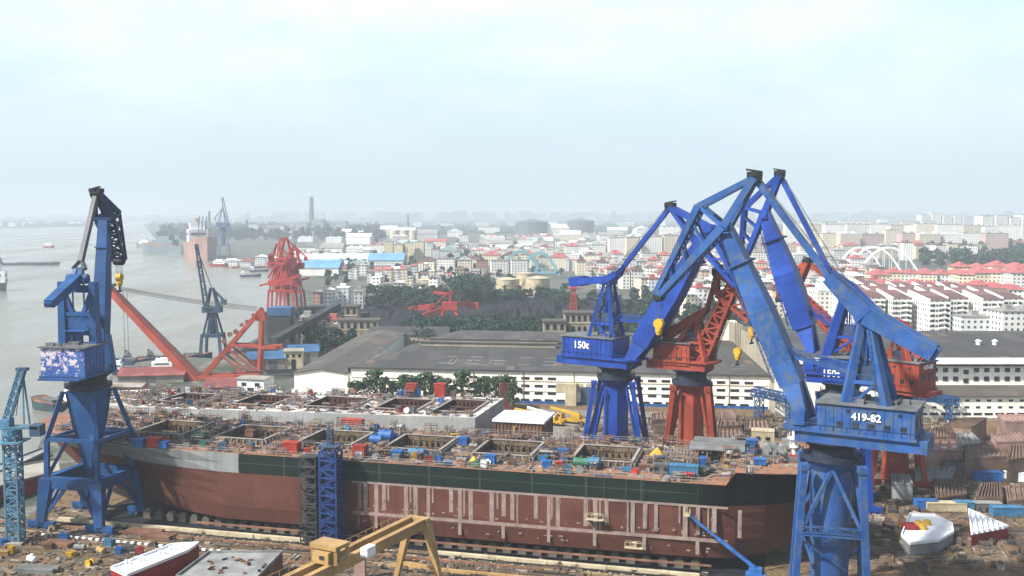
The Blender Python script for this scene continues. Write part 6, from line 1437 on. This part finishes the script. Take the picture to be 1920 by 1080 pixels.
def row(name, py, x0, x1, wpx, gap, h, walls, roofs, kinds, dm=14, jit=3, rz=0, slope=0, cat='flats', nm='apartment_block', group=None, skip=0, mass=False):
    x = x0; i = 0
    while x < x1 and i < 49:
        w_ = R.uniform(*wpx); yy = py + slope * (x - x0) + R.uniform(-jit, jit); p = G(x + w_ / 2, yy); m_ = w_ * p.y / F
        wall, roof, kind = R.choice(walls), R.choice(roofs), R.choice(kinds)
        if R.random() >= skip:
            hh = R.uniform(*h)
            if mass:
                d_ = dm * R.uniform(.85, 1.3); farmb.box((p.x, p.y, hh / 2), (m_, d_, hh), None, FK.index(wall))
                if kind == 'flat': farmb.box((p.x, p.y, hh + .4), (m_ + .5, d_ + .5, .8), None, len(FK) + RK.index(roof))
                else:
                    a, b, q = m_ / 2 + .6, d_ / 2 + .6, min(m_, d_) * .28; r = max(0, a - b) if kind == 'hip' else a
                    farmb.add([p + V(t) for t in ((-a, -b, hh), (a, -b, hh), (a, b, hh), (-a, b, hh), (-r, 0, hh + q), (r, 0, hh + q))], [(0, 1, 5, 4), (2, 3, 4, 5), (1, 2, 5), (3, 0, 4), (3, 2, 1, 0)], len(FK) + RK.index(roof))
                x += w_ + R.uniform(*gap); continue
            adj = CWN[wall]; rr = {'flat': 'flat roofed', 'hip': roof + ' hip roofed', 'gable': roof + ' roofed'}[kind]
            house(lab16(f'{adj} {rr} block, {ORD[i]} from left {name}'), p, m_, dm * R.uniform(.85, 1.3), hh, wall, roof, kind, rz + R.uniform(-.12, .12), nm, cat, group or 'blocks ' + name); i += 1
        x += w_ + R.uniform(*gap)
# right: near maroon roofed terrace blocks running away from the camera
M['gable'] = FC['white']; n_ = 0
for i, (px, w_, Yb, L) in enumerate(((1650, 12, 606, 90), (1694, 12, 600, 110), (1745, 13, 585, 130), (1800, 13, 600, 100), (1852, 13, 590, 105), (1906, 13, 600, 95))):
    x = (px - 960) / F * 585 + w_ / 2; c = thing('terrace_block', f'white terrace block with stepped maroon roof, {ORD[i]} from the left behind the tall workshop', 'flats', (x, Yb, 0), 0, 'maroon roofed terrace blocks behind the workshop')
    LOC[c.name] = V((0, 0, 0)); n = 4; w_ = w_ * .96
    for j in range(n):
        h = 19.5 - .2 * j + (j % 2) * .5; y0 = L * j / n; k = MB(); k.box((0, y0 + L / n / 2, h / 2), (w_, L / n - .02, h)); wl_ = part('wall', k, FC['white'], c)
        k = MB(); k.quad((-w_ / 2 + .8, y0 - .3, h + .05), (w_ / 2 + .5, y0 - .3, h + .05), (w_ / 2 + .5, y0 + L / n - .4, h + 3.4), (-w_ / 2 + .8, y0 + L / n - .4, h + 3.4)); k.box((0, y0 + L / n - .3, h + 1.6), (w_, .5, 3.2)); part('roof', k, RF['maroon'], c)
        k = MB(); k.add([(-w_ / 2 - .15, y0, h), (-w_ / 2 - .15, y0 + L / n, h + 3.9), (-w_ / 2 - .15, y0 + L / n, h - .5), (-w_ / 2 + .8, y0, h + .6), (-w_ / 2 + .8, y0 + L / n, h + 3.9)], [(0, 2, 1), (0, 1, 4, 3)]); part('parapet', k, M['white'], c)
        if j == 0:
            for z in [2 + 2.95 * q for q in range(6)]:
                for q in (-.3, .02, .32): k = MB(); k.box((w_ * q, -.06, z), (1.5, .2, 1.5)); part('window', k, M['glass'], wl_)
                k = MB(); k.box((w_ * .17, -.5, z - 1.1), (3.2, 1.0, .9)); part('balcony', k, M['white'], wl_)
for i, (px, w_, h, lab) in enumerate(((1760, 60, 7, 'low pale flats with grey roof behind the right workshop roof'), (1850, 80, 11, 'low grey green flats at the right edge behind the workshop roof'))):
    p = G(px + w_ / 2, 637); house(lab, p + V((10, 0, 0)), w_ * p.y / F, 12, h + 6, 'pale', 'grey', 'flat', 0)
k = MB(); p = G(1928, 655); house('bright white corner block cut by the right picture edge', V((p.x + 3, p.y + 30, 0)), 14, 16, 17, 'white', 'grey', 'flat', .1)
row('in the red row behind the maroon terraces', 572, 1640, 1880, (24, 34), (0, 2), (15, 17), ('cream', 'white', 'yellow'), ('red',), ('hip',), 22, 2, -.1, .03)
row('in the second red roofed row', 546, 1630, 1780, (22, 34), (0, 2), (15, 17), ('cream', 'white', 'cream'), ('red',), ('hip',), 22, 2, -.1)
row('in the lower red estate, right edge', 556, 1790, 1960, (26, 36), (-2, 2), (19, 22), ('cream', 'white', 'cream'), ('red',), ('hip',), 22, 3, -.1)
row('in the upper red estate, right edge', 538, 1782, 1960, (24, 36), (-2, 2), (18, 21), ('cream', 'white', 'cream'), ('red',), ('hip',), 22, 3, -.1)
row('in nearest row between the blue jibs', 590, 1275, 1620, (14, 26), (0, 8), (12, 19), ('white', 'white', 'cream', 'pale'), ('red', 'maroon', 'grey', 'white'), ('hip', 'flat', 'gable'), 14, 6, .2)
row('in second row between the blue jibs', 560, 1195, 1640, (14, 28), (0, 5), (14, 20), ('white', 'white', 'cream', 'pink', 'pale'), ('red', 'maroon', 'grey', 'white'), ('hip', 'flat', 'gable'), 14, 5, .2)
row('in the third row behind the blue jibs', 538, 1120, 1640, (13, 26), (0, 4), (13, 19), ('cream', 'white', 'pink', 'white'), ('red', 'red', 'maroon', 'grey'), ('hip', 'flat', 'gable'), 14, 5, .1)
row('in the fourth row behind the blue jibs', 518, 1080, 1640, (13, 28), (0, 4), (13, 20), ('white', 'cream', 'pale', 'pink'), ('red', 'grey', 'maroon'), ('hip', 'flat'), 14, 4)
row('in the fifth row behind the blue jibs', 500, 1040, 1600, (13, 30), (0, 4), (14, 22), ('white', 'white', 'pale', 'cream'), ('red', 'grey', 'white'), ('hip', 'flat'), 16, 4)
row('in the white slab row right of the cyan arches', 492, 1140, 1260, (24, 40), (2, 6), (34, 40), ('white', 'cream'), ('grey',), ('flat',), 16, 2)
row('in the row just below the cream slabs', 484, 1060, 1760, (14, 34), (0, 6), (14, 24), ('white', 'cream', 'tan', 'pink'), ('red', 'grey', 'maroon'), ('hip', 'flat'), 18, 3)
row('in near half of the slab estate', 474, 1510, 1860, (22, 46), (0, 3), (33, 40), ('cream', 'white', 'pink', 'cream'), ('grey', 'white'), ('flat',), 18, 2)
row('in far half of the slab estate', 458, 1470, 1960, (20, 46), (0, 4), (38, 48), ('cream', 'white', 'white'), ('grey',), ('flat',), 20, 2)
row('in low row at the slab estate foot', 486, 1690, 1830, (14, 24), (0, 3), (20, 26), ('cream', 'white'), ('maroon',), ('flat',), 14, 2)
row('in hazy row behind the slab estate', 437, 1490, 1730, (16, 34), (1, 8), (34, 44), ('white', 'cream', 'pale'), ('grey',), ('flat',), 24, 2)
for i, (px, w_, top) in enumerate(((1722, 17, 402), (1741, 18, 400), (1762, 18, 403), (1783, 14, 404), (1800, 26, 406))):
    p = G(px + w_ / 2, 434); house(f'hazy white tower block, {ORD[i]} from the left in the far left tower cluster', p, w_ * p.y / F, 40, AtY(px, top, p.y).z, ('white', 'white', 'white', 'white', 'pale')[i], 'grey', 'flat', .15, 'tower_block', 'tower block', 'far left tower cluster on the right horizon')
for i, (px, w_, top) in enumerate(((1832, 22, 405), (1857, 24, 404), (1884, 20, 408), (1907, 24, 403))):
    p = G(px + w_ / 2, 452); house(f'white tower block, {ORD[i]} from the left in the tower cluster at the right edge', p, w_ * p.y / F, 36, AtY(px, top, p.y).z, 'white', 'grey', 'flat', .15, 'tower_block', 'tower block', 'tower cluster at the right picture edge')
p = G(1890, 470); house('long low ochre building below the right tower cluster', p, 150, 20, 16, 'yellow', 'red', 'flat', .05)
# extra carpet of small houses between the rows
for i, (nm_, py, x0, x1) in enumerate((('in the small house row under the white slabs', 508, 1060, 1620), ('in the small house row before the cream flats', 484, 780, 1060), ('in the small house row behind the cyan arches', 476, 880, 1300), ('in the small house row below the gasholders', 464, 700, 1320), ('in the small house row beyond the gasholders', 448, 900, 1480), ('in the small house row right of the cyan arches', 528, 1100, 1640), ('in the small house row above the storage tanks', 532, 690, 930), ('in the small house row left of the tanks', 520, 640, 800), ('in the small house row by the quay sheds', 488, 520, 700))):
    row(nm_, py, x0, x1, (6, 15), (0, 4), (8, 15), ('white', 'white', 'pale', 'cream'), ('white', 'grey', 'red', 'maroon', 'grey'), ('flat', 'hip', 'gable'), 12, 5, mass=True)
setting('small_houses', farmb, [FC[q] for q in FK] + [RF[q] for q in RK], 'stuff')
# middle distance works and flats
row('in the cream flats row left of the storage tanks', 492, 722, 780, (14, 20), (1, 4), (26, 32), ('cream', 'yellow'), ('grey',), ('flat',), 16, 1)
row('in works row before the blue sheds', 556, 700, 900, (16, 34), (4, 24), (9, 15), ('white', 'pale', 'works', 'cream'), ('red', 'grey', 'white'), ('gable', 'flat'), 14, 6)
row('in the brick row left of the cyan arches', 515, 790, 960, (18, 34), (2, 10), (13, 18), ('brick', 'white', 'white', 'cream'), ('maroon', 'grey', 'red'), ('hip', 'flat'), 16, 5)
row('in works row under the cyan arches', 500, 880, 1130, (18, 36), (1, 8), (12, 18), ('white', 'cream', 'white'), ('red', 'maroon', 'grey'), ('hip', 'gable'), 18, 4)
row('in the low row left of the long grey shed', 634, 566, 700, (14, 26), (3, 10), (8, 13), ('cream', 'white', 'pink'), ('dark', 'red', 'grey'), ('gable', 'flat'), 10, 5)
row('in row behind the red dock cranes', 575, 590, 690, (14, 24), (4, 12), (9, 14), ('white', 'pale', 'brick'), ('maroon', 'grey', 'white'), ('gable', 'flat'), 12, 8)
row('in works row above the blue sheds', 478, 560, 720, (24, 46), (2, 10), (11, 16), ('works', 'white', 'pale'), ('white', 'red', 'grey'), ('gable', 'flat'), 30, 2, cat='works', nm='works_building')
row('in the works row in the centre haze', 470, 720, 1140, (16, 44), (4, 22), (10, 20), ('white', 'works', 'pale', 'cream'), ('white', 'red', 'mint', 'grey'), ('gable', 'flat'), 26, 5, cat='works', nm='works_building')
row('in the hazy works row further back', 455, 560, 1480, (16, 50), (8, 40), (10, 22), ('works', 'white', 'pale', 'cream'), ('white', 'red', 'grey', 'white'), ('gable', 'flat'), 36, 4, cat='works', nm='works_building')
row('in works row nearly lost in haze', 440, 640, 1500, (14, 44), (10, 46), (12, 26), ('works', 'white', 'pale'), ('white', 'white', 'grey'), ('flat', 'gable'), 50, 4, cat='works', nm='works_building')
row('in the last pale row at the horizon', 425, 700, 1700, (14, 40), (14, 60), (14, 34), ('white', 'pale', 'works'), ('white', 'grey'), ('flat',), 70, 4, cat='works', nm='works_building')
row('among the quay sheds by the red dock cranes', 498, 430, 560, (12, 24), (2, 8), (7, 12), ('pale', 'white', 'pink'), ('red', 'white', 'blue'), ('gable',), 16, 4, cat='shed', nm='quay_shed')
row('along the far river bank', 423, -60, 200, (8, 26), (12, 40), (14, 30), ('white', 'pale', 'works'), ('white', 'grey'), ('flat',), 30, 2, cat='works', nm='works_building')
for px0, px1, pyb, pyt, wall, roof, lab, d_ in ((562, 634, 517, 497, 'works', 'blue', 'big white shed with bright blue roof right of the red dock cranes', 40), (560, 695, 497, 482, 'works', 'white', 'very long pale roofed shed behind the blue roofed shed', 30), (645, 690, 506, 494, 'works', 'mint', 'mint roofed shed right of the blue roofed shed', 34),
        (690, 756, 500, 484, 'pale', 'blue', 'grey blue roofed shed in front of the cream flats', 40), (690, 740, 512, 504, 'pink', 'maroon', 'low maroon roofed shed below the grey blue one', 20), (820, 862, 482, 466, 'pale', 'mint', 'pale mint roofed hall in the centre distance', 50)):
    p = G((px0 + px1) / 2, pyb); p.y += d_ / 2; house(lab, p, (px1 - px0) * p.y / F, d_, AtY(px0, pyt, p.y).z * .8, wall, roof, 'gable', 0, 'works_shed', 'shed')
# derelict blocks with arched openings at the edge of the grove
def derelict(label, px0, px1, top, Y, n, d_=12):
    x0, x1 = (px0 - 960) / F * Y, (px1 - 960) / F * Y; h = AtY(px0, top, Y).z; c = thing('derelict_block', label, 'derelict building', ((x0 + x1) / 2, Y, 0)); k = MB(); k.box(((x0 + x1) / 2, Y, h / 2), (x1 - x0, d_, h)); part('wall', k, M['gwall'], c)
    k = MB(); k.box(((x0 + x1) / 2, Y, h + .3), (x1 - x0 + 1.2, d_ + 1.2, .6)); part('roof', k, M['shedroof'], c)
    for i in range(n):
        for z in (h - 2.6, h - 8.0):
            k = MB(); x = x0 + (x1 - x0) * (i + .5) / n; k.box((x, Y - d_ / 2 - .05, z), ((x1 - x0) / n * .5, .2, 2.2)); k.tube((x, Y - d_ / 2 - .15, z + 1.1), (x, Y - d_ / 2 + .05, z + 1.1), (x1 - x0) / n * .25, 10); part('window', k, M['glass'], c)
    k = MB(); k.box(((x0 + x1) / 2, Y - d_ / 2 - .1, h - 4.6), (x1 - x0, .3, .5)); part('ledge', k, M['cream'], c)
derelict('tan derelict block with a row of arched windows left of the blue 150t crane', 1058, 1112, 586, 505, 5); derelict('lower tan derelict block with three openings, left of the arched window block', 1019, 1060, 602, 498, 3)
derelict('small tan ruin with arched openings behind the short dark roofed shed', 637, 710, 600, 535, 6); derelict('tall tan ruined tower block left above the arched ruin', 648, 672, 574, 560, 2)
derelict('long low cream ruin stretching left of the arched ruin', 566, 636, 612, 545, 7)
# storage tanks, gasholders, chimney, power station
def rtank(label, px, py, wpx, top, mat, name='storage_tank', group=None, dome=True):
    p = G(px, py); r = wpx / 2 * p.y / F; h = AtY(px, top, p.y).z; c = thing(name, label, 'tank', p, 0, group); k = MB(); k.tube(p, p + V((0, 0, h)), r, 40); part('shell', k, mat, c, smooth=30); k = MB(); k.tube(p + V((0, 0, h)), p + V((0, 0, h + r * (.16 if dome else .03))), r, 40, r * .15); part('roof', k, mat, c, smooth=10)
    k = MB()
    for i in range(10): t = 3.9 + i * .13; k.box(p + V((r * 1.02 * math.cos(t), r * 1.02 * math.sin(t), h * (i + .5) / 10)), (1.2, 1.2, .4))
    k.tube(p + V((0, 0, h - .6)), p + V((0, 0, h - .1)), r * 1.012, 40); part('stair', k, M['greyp'], c)
for i, (px, py, w_, top) in enumerate(((925, 548, 40, 521), (952, 550, 44, 523), (1008, 551, 46, 521), (985, 545, 34, 512), (802, 545, 42, 524))):
    rtank(('small pale tank at the left of the tank cluster beyond the coal yard', 'low pale tank in the middle of the cluster beyond the coal yard', 'wide pale tank at the right of the cluster beyond the coal yard', 'taller pale tank rising behind the cluster beyond the coal yard', 'lone pale tank left of the dark tree belt')[i], px, py, w_, top, M['cream'] if i else M['conc'], group='storage tanks beyond the coal yard')
M['gash'] = paint('gasholder_grey', (.13, .15, .16), .2, .01)
rtank('left one of two broad dark gasholders on the horizon', 998, 441, 60, 416, M['gash'], 'gasholder', 'gasholders on the horizon'); rtank('right one of two broad dark gasholders on the horizon', 1088, 441, 52, 414, M['gash'], 'gasholder', 'gasholders on the horizon')
p = G(584, 440); c = thing('chimney', 'tall slim grey chimney standing above the hazy power station', 'chimney', p); k = MB(); k.tube(p, AtY(584, 369, p.y), 10, 20, 6); part('stack', k, M['gash'], c, smooth=30); k = MB(); k.tube(p + V((0, 0, 100)), p + V((0, 0, 104)), 8.2, 20); part('band', k, M['conc'], c, smooth=30)
for px, py, top, r, lab in ((463, 446, 412, 6, 'short thin chimney left of the power station'), (392, 446, 396, 5, 'thin mast like chimney behind the pale orange ship'), (765, 440, 402, 4, 'faint thin chimney in the centre haze')):
    p = G(px, py); c = thing('chimney', lab, 'chimney', p); k = MB(); k.tube(p, AtY(px, top, p.y), r, 14, r * .6); part('stack', k, M['gash'], c, smooth=30); k = MB(); k.tube(p, p + V((0, 0, 6)), r * 1.6, 14); part('base', k, M['conc'], c)
row('in power station beside the tall chimney', 442, 588, 640, (14, 24), (0, 3), (40, 58), ('grey',), ('grey',), ('flat',), 50, 1, cat='power station', nm='power_station_block')
row('in factory row before the tall chimney', 446, 470, 580, (14, 28), (0, 6), (26, 44), ('grey', 'grey', 'pale'), ('grey',), ('flat', 'gable'), 50, 2, cat='factory', nm='factory_block')
p = G(757, 455); c = thing('silo_tower', 'cream yellow silo tower standing out in the centre haze', 'silo', p); k = MB(); h = AtY(757, 426, p.y).z
for i in range(3): k.tube(p + V((-22 + i * 22, 0, 0)), p + V((-22 + i * 22, 0, h * .8)), 11, 16)
part('silos', k, FC['yellow'], c); k = MB(); k.box(p + V((0, 0, h * .9)), (60, 18, h * .2)); part('head_house', k, M['whitep'], c)
# arched halls: open ribs standing over the rows
def arches(label, ribs, mat, depth, r=1.2):
    c = thing('arched_bridge', label, 'arched frame', G(*ribs[0][0])); 
    for (l, t, rr) in ribs:
        b_ = G(*l); Y = b_.y; pts = []
        for i in range(19):
            f = i / 18; px = l[0] + (rr[0] - l[0]) * f; py = l[1] + (rr[1] - l[1]) * f - (4 * f * (1 - f)) * ((l[1] + rr[1]) / 2 - t[1]); p = AtY(px, py, Y); pts.append(p)
        k = MB()
        for a, b in zip(pts, pts[1:]): k.bar(a, b, r * 1.6, r * 1.6)
        part('arch', k, mat, c); k = MB()
        for i in range(2, 17, 2): k.bar(pts[i], V((pts[i].x, pts[i].y, 3)), r * .3)
        k.bar(V((pts[0].x, Y, 3)), V((pts[-1].x, Y, 3)), r * 1.6, r); part('hangers', k, mat, c)
    return c
M['cyanarch'] = paint('cyan_arch_paint', (.22, .48, .55), .1, .02); M['whitearch'] = paint('white_arch_paint', (.75, .78, .78), .1, .02)
arches('pale cyan double arch rising from the roofs left of the blue tie rod', [((938, 512), (980, 471), (1014, 512)), ((975, 516), (1012, 474), (1048, 516))], M['cyanarch'], 20, 2.2)
arches('faint brown arch frame right of the pale cyan double arch', [((1028, 502), (1068, 476), (1110, 506))], M['conc'], 10, 1.6)
arches('large white arch of three leaning ribs above the pink red roofs', [((1566, 512), (1610, 464), (1656, 512)), ((1584, 515), (1642, 463), (1692, 515)), ((1606, 518), (1676, 464), (1726, 518))], M['whitearch'], 20, 1.3)
